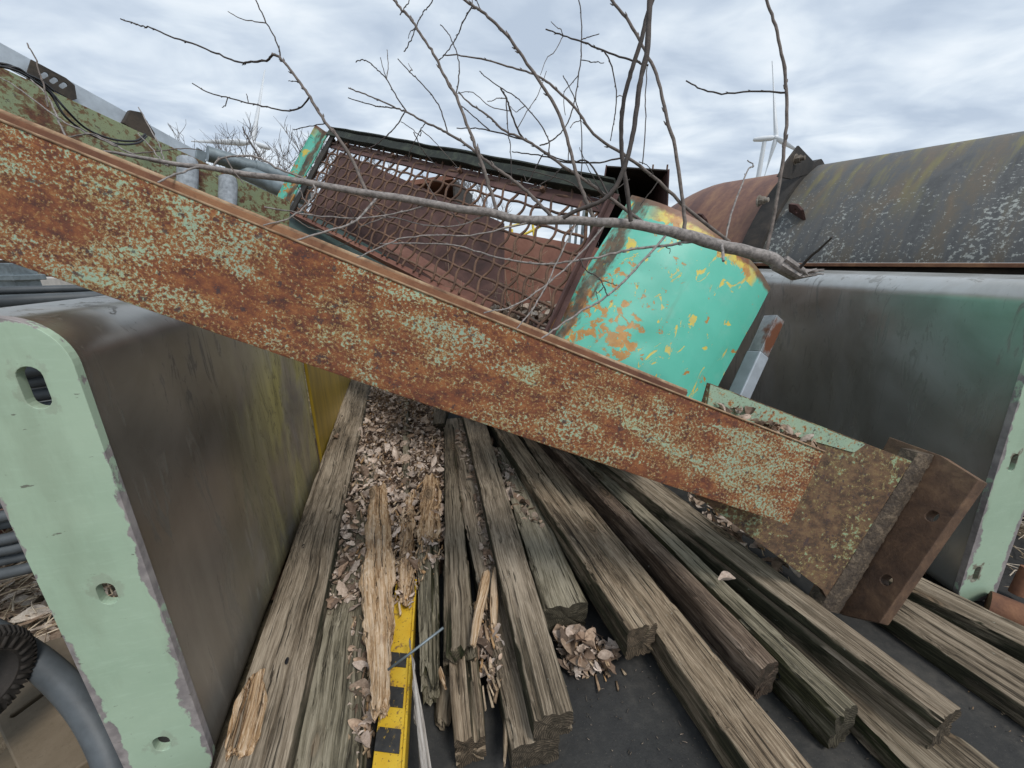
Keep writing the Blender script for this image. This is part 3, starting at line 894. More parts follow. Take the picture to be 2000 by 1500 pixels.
# ------------------------------------------------------------------ big steel channels
def channel(name, label, O, X, Y, Z, length, H, fw, mat, slots_px, bend=.06, th=.012, bottom_flange=True, endw=None, kid_label=None):
    O, X, Y, Z = map(np.array, (O, X, Y, Z))
    root = thing(name, label, 'steel channel', frame(O, X, Y, Z))
    # outer profile in (y,z), from the free edge of the top flange round to the bottom one
    def prof(off):
        p = []
        r = bend - off
        p.append((fw, H - off))
        for k in range(6):
            p.append((fw - (fw - bend) * (k + 1) / 6, H - off))
        for k in range(1, 13):
            a = math.pi / 2 * k / 12
            p.append((bend - r * math.sin(a), H - bend + r * math.cos(a)))
        for k in range(1, 25):
            p.append((off, H - bend - (H - 2 * bend) * k / 24))
        for k in range(1, 13):
            a = math.pi / 2 * k / 12
            p.append((bend - r * math.cos(a), bend - r * math.sin(a)))
        p.append((fw, off))
        return p
    po, pi_ = prof(0), prof(th)
    mb = MB()
    nxs = 40
    def wob(x, y, z):
        return .005 * mnoise.noise(Vector((x * 2.2, y * 3, z * 2.2))) + .002 * mnoise.noise(Vector((x * 7, y * 3, z * 6)))
    rowsO = [[(x, y + wob(x, y, z), z) for y, z in po] for x in [length * i / nxs for i in range(nxs + 1)]]
    rowsI = [[(x, y + wob(x, y, z), z) for y, z in pi_] for x in [length * i / nxs for i in range(nxs + 1)]]
    mb.grid(rowsO)
    mb.grid(rowsI, True)
    for a, q in ((rowsO[0], rowsI[0]), (rowsO[-1], rowsI[-1])):
        mb.grid([a, q])
    mb.grid([[r[0] for r in rowsO], [r[0] for r in rowsI]])
    mb.grid([[r[-1] for r in rowsO], [r[-1] for r in rowsI]])
    mb.build('web_sheet', mat, root, True, auto=40)
    # painted end plate
    e = .003
    ew = endw or fw
    out = []
    r = bend
    for k in range(13):
        a = math.pi / 2 * k / 12
        out.append((-e + r - r * math.sin(a), H + e - r + r * math.cos(a)))
    for k in range(13):
        a = math.pi / 2 * k / 12
        out.append((-e + r - r * math.cos(a), -e + r - r * math.sin(a)))
    r2 = .012
    for k in range(5):
        a = math.pi / 2 * k / 4
        out.append((ew - r2 + r2 * math.sin(a), -e + r2 - r2 * math.cos(a)))
    for k in range(5):
        a = math.pi / 2 * k / 4
        out.append((ew - r2 + r2 * math.cos(a), H + e - r2 + r2 * math.sin(a)))
    holes = []
    for (u, v, hw_, hh_) in slots_px:
        p = PL(u, v, O - X * .014, X) - O
        holes.append(slot(p @ Y, p @ Z, hw_, hh_))
    mb = MB()
    plate_holes(out, holes, lambda a, q, t: (-.014 + t, a, q), .0135, mb)
    o = mb.build('end_plate', M_GREENR if O[0] > 0 else M_GREEN, root, bevel=.0018)
    me = o.data
    bm = bmesh.new()
    bm.from_mesh(me)
    fr_ = [f for f in bm.faces if abs(f.normal.x) > .9]
    for _ in range(4):
        es = list({e_ for f in bm.faces if abs(f.normal.x) > .9 for e_ in f.edges if e_.calc_length() > .018})
        inner = [e_ for e_ in es if all(abs(f.normal.x) > .9 for f in e_.link_faces)]
        if not inner:
            break
        bmesh.ops.subdivide_edges(bm, edges=inner, cuts=1)
        bmesh.ops.triangulate(bm, faces=[f for f in bm.faces if abs(f.normal.x) > .9])
    bm.to_mesh(me)
    bm.free()
    at = me.attributes.new('edge', 'FLOAT', 'POINT')
    hat = me.attributes.new('hole', 'FLOAT', 'POINT')
    hp = [np.array(h_) for h_ in holes]
    oa = np.array(out)
    seg0, seg1 = oa, np.roll(oa, -1, 0)
    for i, vtx in enumerate(me.vertices):
        q = np.array([vtx.co.y, vtx.co.z])
        ab = seg1 - seg0
        tt = np.clip(((q - seg0) * ab).sum(1) / np.maximum((ab * ab).sum(1), 1e-9), 0, 1)
        dd = np.linalg.norm(seg0 + ab * tt[:, None] - q, axis=1).min()
        at.data[i].value = max(0.0, 1 - dd / .028)
        hd = min(np.linalg.norm(h_ - q - np.array([0, -.006]), axis=1).min() for h_ in hp)
        hat.data[i].value = max(0.0, 1 - hd / .035)
    return root


# left channel: web runs back along the plank, green slotted end facing the camera
XL = np.array([-.276, .961, 0])
XL /= np.linalg.norm(XL)
YLv = np.array([-.998, .06, 0])
YLv = np.array([-XL[1], XL[0], 0])
yaw = math.radians(-13)            # the end plate is cut nearly square to the view
channel('steel_channel', 'big bent steel channel on the left with a pale green slotted end plate',
        (-.545, .470, 0.0), XL, YLv, (0, 0, 1), 1.06, .838, .165, M_STEEL,
        [(66, 758, .0125, .027), (209, 1160, .011, .019), (316, 1453, .012, .017)], .062, endw=.119)
yb = MB()
s0 = np.array([-.545, .470]) + XL[:2] * 1.075
s1 = np.array([-.545, .470]) + XL[:2] * 2.5
off = np.array([-XL[1], XL[0]]) * -.012
q0, q1 = s0 + off, s1 + off
oo = np.array([-XL[1], XL[0]]) * .012
yb.hexa([(*q0, 0.02), (*(q0 + oo), 0.02), (*(q0 + oo), .80), (*q0, .80), (*q1, 0.02), (*(q1 + oo), 0.02), (*(q1 + oo), .80), (*q1, .80)])
tag(yb.build('steel_plate', M_YELST, None, bevel=.003), 'yellow stained steel plate standing beyond the left channel', 'steel plate')

# right channel, leaning inward at the top
ZR = np.array([-.115, -.01, .99])
ZR /= np.linalg.norm(ZR)
XR = np.array([-.085, .996, 0])
XR -= ZR * (XR @ ZR)
XR /= np.linalg.norm(XR)
YR = np.cross(ZR, XR)              # Y points outboard for a mirrored frame
YR = -YR if YR[0] < 0 else YR
channel('steel_channel', 'big bent steel channel on the right with a bright bare steel web',
        (1.227, .845, .0), XR, YR, ZR, 1.55, .865, .115, M_STEELR,
        [(1979, 904, .0085, .024), (1907, 1121, .0085, .024)], .05)

# ------------------------------------------------------------------ the tilted beam
BO = np.array([.5825180831364462, .6840919280634874, .3715264974181996])
BA = np.array([.9165449238705533, .10277167255226263, -.3865014693994476])
BN = np.array([.16348885690582443, -.9782619530827502, .1275732919476083])
BW = np.array([.3649887617376026, .1801153365805737, .9134230505815571])
beam = thing('steel_beam', 'rusty green painted steel beam lying tilted across the whole pile', 'steel beam', frame(BO, BA, -BN, BW))
Wb = .172
mb = MB()
th = .008
Lb = 2.3
xs_ = np.linspace(-Lb, 0, 60)


def bz(x, z):
    return .0012 * mnoise.noise(Vector((x * 3, z * 9, 5)))


def sag(x):                       # the long edges are slightly bowed
    return -.004 * math.sin(math.pi * min(1, -x / 1.7))


pr = [(0.066, 0), (.003, 0), (.0008, .0008), (0, .003)] + [(0, Wb * k / 10) for k in range(1, 10)] + [(0, Wb - .003), (.0008, Wb - .0008), (.003, Wb), (.066, Wb)]
pi2 = [(0.066, th), (th, th)] + [(th, Wb * k / 10) for k in range(1, 10)] + [(th, Wb - th), (.066, Wb - th)]
ro = [[(x, y + bz(x, z), z + sag(x)) for y, z in pr] for x in xs_]
ri = [[(x, y + bz(x, z), z + sag(x)) for y, z in pi2] for x in xs_]
mb.grid(ro)
mb.grid(ri, True)
for r0, r1 in ((ro[0], ri[0]), (ro[-1], ri[-1])):
    b0 = len(mb.v)
    mb.v += r0 + r1
    nn_, mm_ = len(r0), len(r1)
    mb.f.append(tuple(range(b0, b0 + nn_)) + tuple(range(b0 + nn_ + mm_ - 1, b0 + nn_ - 1, -1)))
mb.grid([[r[0] for r in ro], [r[0] for r in ri]])
mb.grid([[r[-1] for r in ro], [r[-1] for r in ri]])
mb.build('channel', M_BEAM, beam, True, auto=25)
def bpl(u, v, d):
    """image point carried onto the beam's own plane d behind its face: along, across"""
    q = PL(u, v, BO - BN * d, BN) - BO
    return q @ BA, q @ BW


# thin edge lip along the top back
mb = MB()
mb.box(-Lb, -.30, .0665, .0785, .02, Wb + .010)
mb.build('back_plate', M_RUST, beam, bevel=.001)
mb = MB()
mb.tube([(x, -.0005, Wb + sag(x) - .0003) for x in xs_], .0021, 6)  # pale tubes added as painted edge highlights; the flange itself is not raised
mb.tube([(x, .0720, Wb + .0105) for x in np.linspace(-Lb, -.302, 40)], .0050, 6)
mb.build('edge_highlight', M_EDGE_HL, beam, True)
mb = MB()
mb.tube([(.001 + .0012 * mnoise.noise(Vector((k * .9, 1, 1))), .058 - .045 * min(1, 1.4 * abs(math.sin(k * .5)) * 0 + 1), Wb * k / 40) for k in range(41)], [.0062 + .0018 * mnoise.noise(Vector((k * .8, 4, 1))) for k in range(41)], 8)
mb.tube([(.007 + .0012 * mnoise.noise(Vector((k * .9, 1, 1))), .0640, Wb * k / 40) for k in range(41)], [.0075 + .002 * mnoise.noise(Vector((k * .8, 4, 1))) for k in range(41)], 8)
mb.build('weld_line', M_WELDG, beam, True)
# flared base plate behind the channel
outl = [bpl(u, v, .0665) for u, v in ((1388, 749), (1794, 906), (1785, 930), (1625, 1190), (1606, 1152), (1350, 962), (1330, 950))]
SE = bpl(1835, 890, .06)[0] * .5 + bpl(1645, 1200, .06)[0] * .5
mb = MB()
plate_holes(outl, [], lambda a, q, t: (a, .0665 + t, q), .012, mb)
mb.build('base_plate', M_PLATE, beam, bevel=.001)
mb = MB()
ts = [bpl(u, v, .064) for u, v in ((1388, 751), (1690, 868), (1668, 884), (1450, 822), (1380, 800))]
plate_holes(ts, [], lambda a, q, t: (a, .064 + t, q), .0018, mb)
mb.build('top_strip', M_STRIP, beam)
# rough weld bar
mb = MB()
wq = [np.array(bpl(u, v, .058)) for u, v in ((1608, 1190), (1645, 1200), (1835, 890), (1800, 886))]
P = []
for i in range(80):
    t = i / 79
    row = []
    for k in range(13):
        q = (wq[0] * (1 - t) + wq[3] * t) * (1 - k / 12) + (wq[1] * (1 - t) + wq[2] * t) * k / 12
        bump = .003 * mnoise.noise(Vector((q[0] * 170, q[1] * 170, 1))) + .002 * mnoise.noise(Vector((q[0] * 60, q[1] * 60, 4)))
        row.append((q[0], .056 + bump + .009 * abs(k / 6 - 1) ** 3, q[1]))
    P.append(row)
mb.grid(P)
mb.grid([[(p[0], .10, p[2]) for p in r] for r in P], True)
mb.grid([P[0], [(p[0], .10, p[2]) for p in P[0]]])
mb.grid([P[-1], [(p[0], .10, p[2]) for p in P[-1]]], True)
mb.grid([[r[0] for r in P], [(r[0][0], .10, r[0][2]) for r in P]])
mb.grid([[r[-1] for r in P], [(r[-1][0], .10, r[-1][2]) for r in P]])
mb.build('weld_bead', M_WELD, beam, True, auto=50)


def epl(u, v):
    q = PL(u, v, BO + BA * SE, BA) - BO
    return q @ -BN, q @ BW


ep_hole = []
for u, v in ((1820, 1008), (1731, 1133)):
    ep_hole.append(slot(*epl(u, v), .0105, .0135, .3))
e0, e1_, e2_, e3_ = epl(1836, 889), epl(1912, 937), epl(1718, 1217), epl(1645, 1201)
mb = MB()
plate_holes([e1_, e2_, e3_, (.16, e3_[1] - .02), (.16, e0[1] + .01), e0], ep_hole, lambda a, q, t: (SE + t, a, q), .03, mb)
mb.build('end_plate', M_ENDP, beam, bevel=.0015)


def tb(u):
    """depth of the beam's top edge under image column u"""
    p0, p1 = BO + BW * Wb, BO + BW * Wb - BA * 1.5
    t0, t1 = (p0 - EYE) @ FW, (p1 - EYE) @ FW
    u0, u1 = 1000 + FPX * (p0 - EYE)[0] / t0, 1000 + FPX * (p1 - EYE)[0] / t1
    return 1 / (1 / t0 + (1 / t1 - 1 / t0) * (u - u0) / (u1 - u0))


# ------------------------------------------------------------------ belt guard: mesh panel between turquoise shells
GO = D(1065, 660, 1.15)
GTR = D(1192, 388, 1.25)
GBL = D(570, 412, 2.28)
GTL = D(648, 270, 2.22)
ga = (GO - GBL)
ga /= np.linalg.norm(ga)
gw = (GTR - GO)
gw -= ga * (gw @ ga)
gw /= np.linalg.norm(gw)
gn = np.cross(ga, gw)
if gn @ (EYE - GO) < 0:
    gn = -gn
LG = np.linalg.norm(GO - GBL)
guard = thing('machine_guard', 'turquoise belt guard with rounded ends and a rusty wire mesh front', 'machine guard', frame(GO, ga, -gn, gw) if np.linalg.det(np.array([ga, -gn, gw])) > 0 else frame(GO, ga, -gn, gw))


def gl(P_):
    q = np.array(P_) - GO
    return np.array([q @ ga, q @ -gn, q @ gw])


cBR, cTR, cBL, cTL = gl(GO), gl(GTR), gl(GBL), gl(GTL)


def gp(s, h):   # s 0..1 from left to right, h 0..1 from bottom to top
    return (cBL * (1 - s) + cBR * s) * (1 - h) + (cTL * (1 - s) + cTR * s) * h


HG = np.linalg.norm(cTR - cBR)
mb = MB()
nv_, nh_ = 32, 8
wr = .0050
for i in range(nv_):
    s = (i + .5) / nv_
    pts = []
    st = nh_ * 8
    for k in range(st + 1):
        h = k / st
        ph = math.pi * nh_ * h + (math.pi if i % 2 else 0)
        p = gp(s, h)
        pts.append((p[0] + .0085 * math.sin(ph * 1.0 + .6), p[1] + .004 * math.cos(ph), p[2]))
    mb.tube(pts, wr, 6)
for j in range(nh_):
    h = (j + .5) / nh_
    pts = []
    st = nv_ * 4
    for k in range(st + 1):
        s = k / st
        ph = math.pi * nv_ * s + (math.pi if j % 2 else 0)
        p = gp(s, h)
        pts.append((p[0], p[1] - .004 * math.cos(ph), p[2] + .0012 * math.sin(ph)))
    mb.tube(pts, wr, 6)
mb.build('wire_mesh', M_RUSTW, guard, True)


def rail(name, s0, h0, s1, h1, dy0, dy1, wdt, mat, wob=0, wside=(0, 0, 1), n_=40):
    mb = MB()
    rows = []
    for k in range(n_ + 1):
        t = k / n_
        p = gp(s0 + (s1 - s0) * t, h0 + (h1 - h0) * t)
        z = wob * mnoise.noise(Vector((t * 9, h0 * 3, 1)))
        wv_ = np.array(wside) * wdt
        a = np.array([p[0], p[1] + dy0, p[2] + z])
        q = a + wv_ + np.array([0, 0, z * .5])
        rows.append([a, q, q + np.array([0, dy1 - dy0, 0]), a + np.array([0, dy1 - dy0, 0]), a])
    mb.grid(rows)
    for r in (rows[0], rows[-1]):
        mb.add(r[:4], [(0, 1, 2, 3)])
    return mb.build(name, mat, guard, bevel=.0012)


rail('top_rail', -.01, .99, 1.0, .985, -.030, -.022, .040, M_MOSSF, .010)
rail('top_angle', -.01, .885, 1.0, .885, -.004, .006, .048, M_RUSTD, .003)
rail('top_lip', -.015, 1.085, 1.0, 1.085, -.031, .07, .006, M_MOSSF, .008)
rail('bottom_rail', -.01, -.03, 1.0, -.03, .006, .012, .022, M_RUSTR, .002)
rail('bottom_lip', -.01, -.035, 1.0, -.035, -.012, .05, .005, M_RUSTR, .002)
rail('left_stile', -.004, 0, -.004, 1.08, -.012, -.004, .055, M_BLACKR, 0, (1, 0, 0))
rail('right_stile', .995, 0, .995, 1.0, -.008, 0, .03, M_RUSTD, 0, (1, 0, 0))
for s in (.12, .36, .62, .86):        # bolts on the top angle
    p = gp(s, .945)
    mb = MB()
    mb.tube([(p[0], p[1] - .022, p[2] - .004), (p[0], p[1] - .003, p[2] - .004)], .0085, 6)
    mb.build('bolt', M_RUSTW, guard)


def shell(name, sgn, corner_b, corner_t, r, a_end, lo, mat, ys=1, tilt=0.0, rot=0.0, ret=0.0):
    NA, NH = 44, 26
    mb = MB()
    at = []
    up = (corner_t - corner_b)
    hl = np.linalg.norm(up)
    up = up / hl + np.array([tilt, 0, 0])
    up = up / np.linalg.norm(up)
    ny_ = np.array([0., 1, 0]) - up * up[1]
    ny_ /= np.linalg.norm(ny_)
    nx_ = np.cross(ny_, up)
    nx_ = nx_ if nx_[0] > 0 else -nx_
    n2_ = -ny_ * math.cos(rot) + nx_ * math.sin(rot)      # outward at the seam
    nx_ = nx_ * math.cos(rot) + ny_ * math.sin(rot)
    ny_ = -n2_
    NR_ = 6 if ret else 0
    rows, rowsi = [], []
    for i in range(NA + 1 + NR_):
        a = a_end * min(i, NA) / NA
        back = ret * max(0, i - NA) / max(1, NR_)
        row, rowi = [], []
        for k in range(NH + 1):
            h = lo + (hl + .012 - lo) * k / NH
            for rr, lst in ((r, row), (r - .006, rowi)):
                w_ = .0035 * mnoise.noise(Vector((a * 4, h * 8, 2 + sgn))) - .010 * max(0, mnoise.noise(Vector((a * 5.5, h * 11, 7 + sgn))) - .32)
                q = corner_b + nx_ * (sgn * (rr + w_) * math.sin(a)) + ny_ * (ys * (r - (rr + w_) * math.cos(a)) - .008) + up * h + (ny_ * .93 - nx_ * .36) * back
                lst.append(q)
        rows.append(row)
        rowsi.append(rowi)
    mb.grid(rows)
    mb.grid(rowsi, True)
    mb.grid([[rw[-1] for rw in rows], [rw[-1] for rw in rowsi]])
    mb.grid([[rw[0] for rw in rows], [rw[0] for rw in rowsi]])
    mb.grid([rows[0], rowsi[0]])
    mb.grid([rows[-1], rowsi[-1]])
    o = mb.build(name, mat, guard, True, auto=40)
    att = o.data.attributes.new('arc', 'FLOAT_VECTOR', 'POINT')
    for i, v in enumerate(o.data.vertices):
        p_ = np.array(v.co) - corner_b
        x = (p_ @ nx_) * sgn
        y = r - ys * (p_ @ ny_ + .008)
        a = math.atan2(x, y)
        h = p_ @ up
        att.data[i].vector = (a * r, h + (.462 - hl - .012), 0)
    return o


shell('right_shell', 1, cBR, cTR, .538, 1.05, -.10, M_DRUM, 1, .131, .125, .25)
sl = shell('left_shell', -1, cBL + np.array([-.012, -.01, 0]), cTL + np.array([-.012, -.01, 0]), .10, math.radians(60), -.05, M_DRUM, -1)
# rusty angle along the seam of the right shell
mb = MB()
for x0, x1, y0, y1 in ((.004, .012, -.030, -.0135), (.014, .034, -.0155, -.0135)):
    q = [np.array([x, y, 0]) for x, y in ((x0, y0), (x1, y0), (x1, y1), (x0, y1))]
    u_ = (cTR - cBR)
    mb.hexa([p + cBR for p in q] + [p + cBR + u_ * 1.02 for p in q])
mb.build('seam_angle', M_RUSTD, guard, bevel=.001)
# back panel of the guard, seen through the mesh
def quad3(name, pts, mat, parent, th=.006):
    """flat plate from four points, with a thickness away from the camera"""
    p = [np.array(q, float) for q in pts]
    nr_ = np.cross(p[1] - p[0], p[3] - p[0])
    nr_ /= np.linalg.norm(nr_)
    if nr_ @ (p[0] - EYE) < 0:
        nr_ = -nr_
    mb = MB()
    mb.hexa([*p, *[q + nr_ * th for q in p]])
    o = mb.build(name, mat, None, bevel=.002)
    if parent is not None:
        o.parent = parent
        o.matrix_parent_inverse = parent.matrix_world.inverted()
    return o


bpy.context.view_layer.update()
quad3('back_panel', [D(588, 440, 2.6), D(664, 296, 2.62), D(985, 436, 2.15), D(985, 640, 1.98)], M_RUSTD, guard)
quad3('inner_ledge', [D(745, 476, 1.95), D(760, 462, 2.05), D(965, 588, 1.55), D(948, 612, 1.5)], M_RUSTR, guard)
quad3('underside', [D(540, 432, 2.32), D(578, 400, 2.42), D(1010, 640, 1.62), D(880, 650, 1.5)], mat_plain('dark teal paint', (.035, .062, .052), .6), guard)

# hopper plate, tray of leaves and box seen behind the mesh
quad3_o = quad3('steel_plate', [D(930, 440, 2.5), D(1200, 490, 2.1), D(1200, 720, 2.0), D(900, 640, 2.4)], M_RUSTR, None, .01)
tag(quad3_o, 'upright red brown steel plate behind the mesh of the guard', 'steel plate')
tray = MB()
tz = D(1030, 620, 1.75)[2]
tray.box(-.45, .75, 1.45, 2.15, tz - .05, tz - .03)
for x_ in (.1, .70):
    for y_ in (2.05, 2.1):
        tray.box(x_, x_ + .04, y_, y_ + .04, -.04, tz - .0505)
tag(tray.build('steel_tray', M_RUSTD, None, bevel=.002), 'rusty steel tray full of dead leaves behind the guard', 'tray')


def open_box(name, label, px, t0, t1, mat, wall=.01, cat='steel box'):
    """sheet-metal box open towards the camera; px: four corners of the mouth, t0 mouth depth, t1 depth of the back"""
    m_ = [D(u, v, t0) for u, v in px]
    c_ = sum(m_) / 4
    dv = FW * (t1 - t0) + np.array([.12, 0, 0])
    mb = MB()
    inn = [c_ + (p - c_) * .95 for p in m_]
    out_ = m_
    back_o = [p + dv for p in out_]
    back_i = [p + dv * .97 for p in inn]
    mb.add(out_ + inn + back_o + back_i,
           [(0, 1, 5, 4), (1, 2, 6, 5), (2, 3, 7, 6), (3, 0, 4, 7),
            (0, 8, 9, 1), (1, 9, 10, 2), (2, 10, 11, 3), (3, 11, 8, 0),
            (4, 5, 13, 12), (5, 6, 14, 13), (6, 7, 15, 14), (7, 4, 12, 15), (8, 11, 10, 9), (12, 13, 14, 15)])
    o = mb.build(name, mat, None, bevel=.003)
    return tag(o, label, cat)


ob = thing('steel_box', 'dark open steel box rising behind the turquoise guard end', 'steel box')
q = [D(1165, 425, 2.3), D(1186, 322, 2.3), D(1308, 330, 2.15), D(1326, 425, 2.15)]
dv = np.array([.15, .75, -.02])
bb_ = [p + dv for p in q]


def sheet(name, pts, mat, par, th=.008):
    p = [np.array(x) for x in pts]
    nr_ = np.cross(p[1] - p[0], p[3] - p[0])
    nr_ /= np.linalg.norm(nr_)
    mb = MB()
    mb.hexa([*p, *[x + nr_ * th for x in p]])
    return mb.build(name, mat, par, bevel=.001)


low = np.array([0, 0, -.8])
sheet('back_wall', [bb_[0] + low, bb_[1], bb_[2], bb_[3] + low], M_BLACKR, ob)
sheet('left_wall', [q[0] + low + np.array([-.10, -.1, 0]), q[1] + np.array([-.0, 0, 0]), bb_[1], bb_[0] + low], M_RUSTD, ob)
sheet('right_wall', [q[3] + low, q[2], bb_[2], bb_[3] + low], M_RUSTD, ob)
sheet('top_wall', [q[1] + np.array([0, .02, .001]), bb_[1] + np.array([0, 0, .001]), bb_[2] + np.array([0, 0, .001]), q[2] + np.array([0, .02, .001])], M_BLACKR, ob)
for u in (1275, 1303):
    p = D(u, 329, 2.25)
    mb = MB()
    mb.tube([p - np.array([0, 0, .01]), p + np.array([0, 0, .02])], .005, 6)
    mb.build('bolt', M_RUSTW, ob)

rb = MB()
p0 = D(770, 362, 4.2)
p1 = D(885, 352, 4.2)
ob2 = thing('steel_hopper', 'rust brown hopper with a dark mouth seen through the upper mesh', 'hopper')
a0, a1, a2, a3 = D(776, 366, 4.2), D(884, 350, 4.2), D(886, 402, 4.2), D(780, 398, 4.2)
dv = np.array([.1, 1.0, 0])
sheet('top_wall', [a0, a1, a1 + dv, a0 + dv], M_RUSTR, ob2, .02)
sheet('side_wall', [a1, a2 + np.array([0, 0, -1.1]), a2 + dv + np.array([0, 0, -1.1]), a1 + dv], M_BLACKR, ob2, .02)  # inside walls coloured black, painting in the shade of the mouth
sheet('left_wall', [a0, a3 + np.array([0, 0, -1.1]), a3 + dv + np.array([0, 0, -1.1]), a0 + dv], M_BLACKR, ob2, .02)
sheet('back_wall', [a0 + dv, a1 + dv, a2 + dv + np.array([0, 0, -1.1]), a3 + dv + np.array([0, 0, -1.1])], M_BLACKR, ob2, .02)
sheet('lip', [D(774, 356, 4.18), D(886, 340, 4.18), a1 + np.array([0, -.005, 0]), a0 + np.array([0, -.005, 0])], M_RUSTR, ob2, .02)

# yellow machine part and grey bundle far behind the mesh on the right
mb = MB()
for u0, v0, u1, v1 in ((985, 445, 1045, 432), (1000, 470, 1060, 440), (1000, 448, 1000, 478), (1040, 434, 1044, 470)):
    mb.tube([D(u0, v0, 5), D(u1, v1, 5)], .016, 8)
fr0 = D(1000, 470, 5)
for u in (1000, 1042):
    pa = D(u, 465, 5)
    mb.tube([pa, (pa[0], pa[1], -.03)], .03, 8)
tag(mb.build('yellow_frame', mat_plain('yellow frame paint', (.62, .47, .05), .5), None, True, auto=50), 'yellow tubular frame far behind the mesh', 'frame')
GP = 'grey slats behind the mesh'
for i, u in enumerate((1098, 1110, 1122, 1140, 1152)):
    mb = MB()
    a = D(u, 520, 3.0 + .05 * i)
    e_ = D(u + (18 if i < 3 else 3), 395, 3.1 + .05 * i)
    a[2] = -.03
    wv_ = np.array([.020 if i < 3 else .03, 0, 0])
    tv = np.array([0, .02, 0])
    mb.hexa([a, a + wv_, a + wv_ + tv, a + tv, e_, e_ + wv_, e_ + wv_ + tv, e_ + tv])
    tag(mb.build('slat', M_GALVD if i < 3 else M_WOOD['dark'], None, bevel=.002),
        'pale metal slat leaning behind the right end of the mesh' if i < 3 else 'brown wooden slat leaning behind the right end of the mesh', 'slat', GP + (' metal' if i < 3 else ' wood'))

# ------------------------------------------------------------------ half-round duct on the right
def cc(a):
    return math.copysign(abs(math.cos(a)) ** 1.45, math.cos(a))


def ss(a):
    return abs(math.sin(a)) ** 1.45


DA = np.array([-.57, .82, 0])
DA /= np.linalg.norm(DA)
DM = np.array([DA[1], -DA[0], 0])
DF = np.array([1.23, 2.2, .9])
RD = .52
Rz = np.array([0, 0, 1.])
duct = thing('duct', 'large half-round steel duct with bolted flange behind the right channel', 'duct', frame(DF, DA, -DM, Rz))


def duct_shell(name, x0, x1, r, mat, nx=30, th=.012, a1=math.pi, zend=0.0):
    """half cylinder: local X along, -Y outboard; rim at y=0 nearest the camera"""
    mb = MB()
    rows, rowi = [], []
    for i in range(nx + 1):
        x = x0 + (x1 - x0) * i / nx
        for rr, lst in ((r, rows), (r - th, rowi)):
            lst.append([(x, -RD + (rr + .003 * mnoise.noise(Vector((x * 2, k * .15, 3)))) * cc(a1 * k / 40), rr * ss(a1 * k / 40) + zend) for k in range(41)])
    mb.grid(rows)
    mb.grid(rowi, True)
    for a, q in ((rows[0], rowi[0]), (rows[-1], rowi[-1])):
        mb.grid([a, q])
    for j in (0, -1):
        mb.grid([[rw[j] for rw in rows], [rw[j] for rw in rowi]])
    o = mb.build(name, mat, duct, True, auto=40)
    att = o.data.attributes.new('arc', 'FLOAT_VECTOR', 'POINT')
    for i, v in enumerate(o.data.vertices):
        att.data[i].vector = (math.atan2(v.co.z, v.co.y + RD) * r, v.co.x, 0)
    return o


duct_shell('near_shell', -1.6, -.100, RD, M_DUCT)
duct_shell('far_shell', .0, .42, RD - .01, M_DUCTR)
# bend of the far end curving down
mb = MB()
rows = []
for i in range(9):
    x = .42 + .55 * i / 8
    r = (RD - .01) * (1 - .42 * (i / 8) ** 1.7)
    rows.append([(x, -RD + r * cc(math.pi * k / 40), r * ss(math.pi * k / 40)) for k in range(41)])
mb.grid(rows)
b0 = len(mb.v)
mb.v += rows[-1]
mb.f.append(tuple(range(b0, b0 + 41)))
o = mb.build('end_cap', M_DUCTR, duct, True, auto=50)
att = o.data.attributes.new('arc', 'FLOAT_VECTOR', 'POINT')
for i, v in enumerate(o.data.vertices):
    att.data[i].vector = (math.atan2(v.co.z, v.co.y + RD) * RD, v.co.x, 0)
# flange ring with a squared top corner
mb = MB()
rows = []
for x in (-.105, -.002):
    for e_ in (-.004, .030):
        rows.append([(x, -RD + (RD + e_) * cc(math.pi * k / 40), (RD + e_) * ss(math.pi * k / 40)) for k in range(41)])
mb.grid([rows[0], rows[1], rows[3], rows[2], rows[0]])
mb.build('flange', M_BLACKR, duct, True, auto=40)


def dpl(u, v, x):
    q = PL(u, v, DF + DA * x, DA) - DF
    return q @ -DM, q @ Rz


mb2 = MB()
plate_holes([dpl(*p, -.108) for p in ((1520, 345), (1533, 320), (1560, 284), (1596, 322), (1592, 336), (1545, 350))], [], lambda a, q, t: (-.1085 + t, a, q), .010, mb2)
mb2.build('corner_plate', M_BLACKR, duct, bevel=.002)
for u, v in ((1486, 392), (1557, 311)):
    yy, zz = dpl(u, v, -.115)
    mb = MB()
    mb.tube([(-.132, yy, zz), (-.110, yy, zz)], .020, 6)
    mb.tube([(-.150, yy, zz), (-.1321, yy, zz)], .011, 8)
    mb.tube([(-.1099, yy, zz), (-.104, yy, zz)], .027, 14)
    mb.build('bolt', M_BOLT, duct, bevel=.002)
# lifting lugs
for x, ct in ((-.19, .62), (.30, .62)):
    yy, zz = -RD + RD * cc(ct), RD * ss(ct)
    e1 = (math.cos(.8), math.sin(.8))
    mb = MB()
    out = [(-.085, -.012), (.065, -.012), (.05, .05), (-.03, .07), (-.075, .05)]
    hole = [(-.02 + .014 * math.cos(2 * math.pi * k / 12), .030 + .014 * math.sin(2 * math.pi * k / 12)) for k in range(12)]
    ca, sa = math.cos(.9), math.sin(.9)
    plate_holes(out, [hole], lambda a, q, t: (x + a * ca + t * sa, yy + e1[0] * q + -e1[1] * (a * sa - t * ca) * .6, zz + e1[1] * q + e1[0] * (a * sa - t * ca) * .6), .014, mb)
    mb.build('lifting_lug', M_RUSTD, duct, bevel=.002)
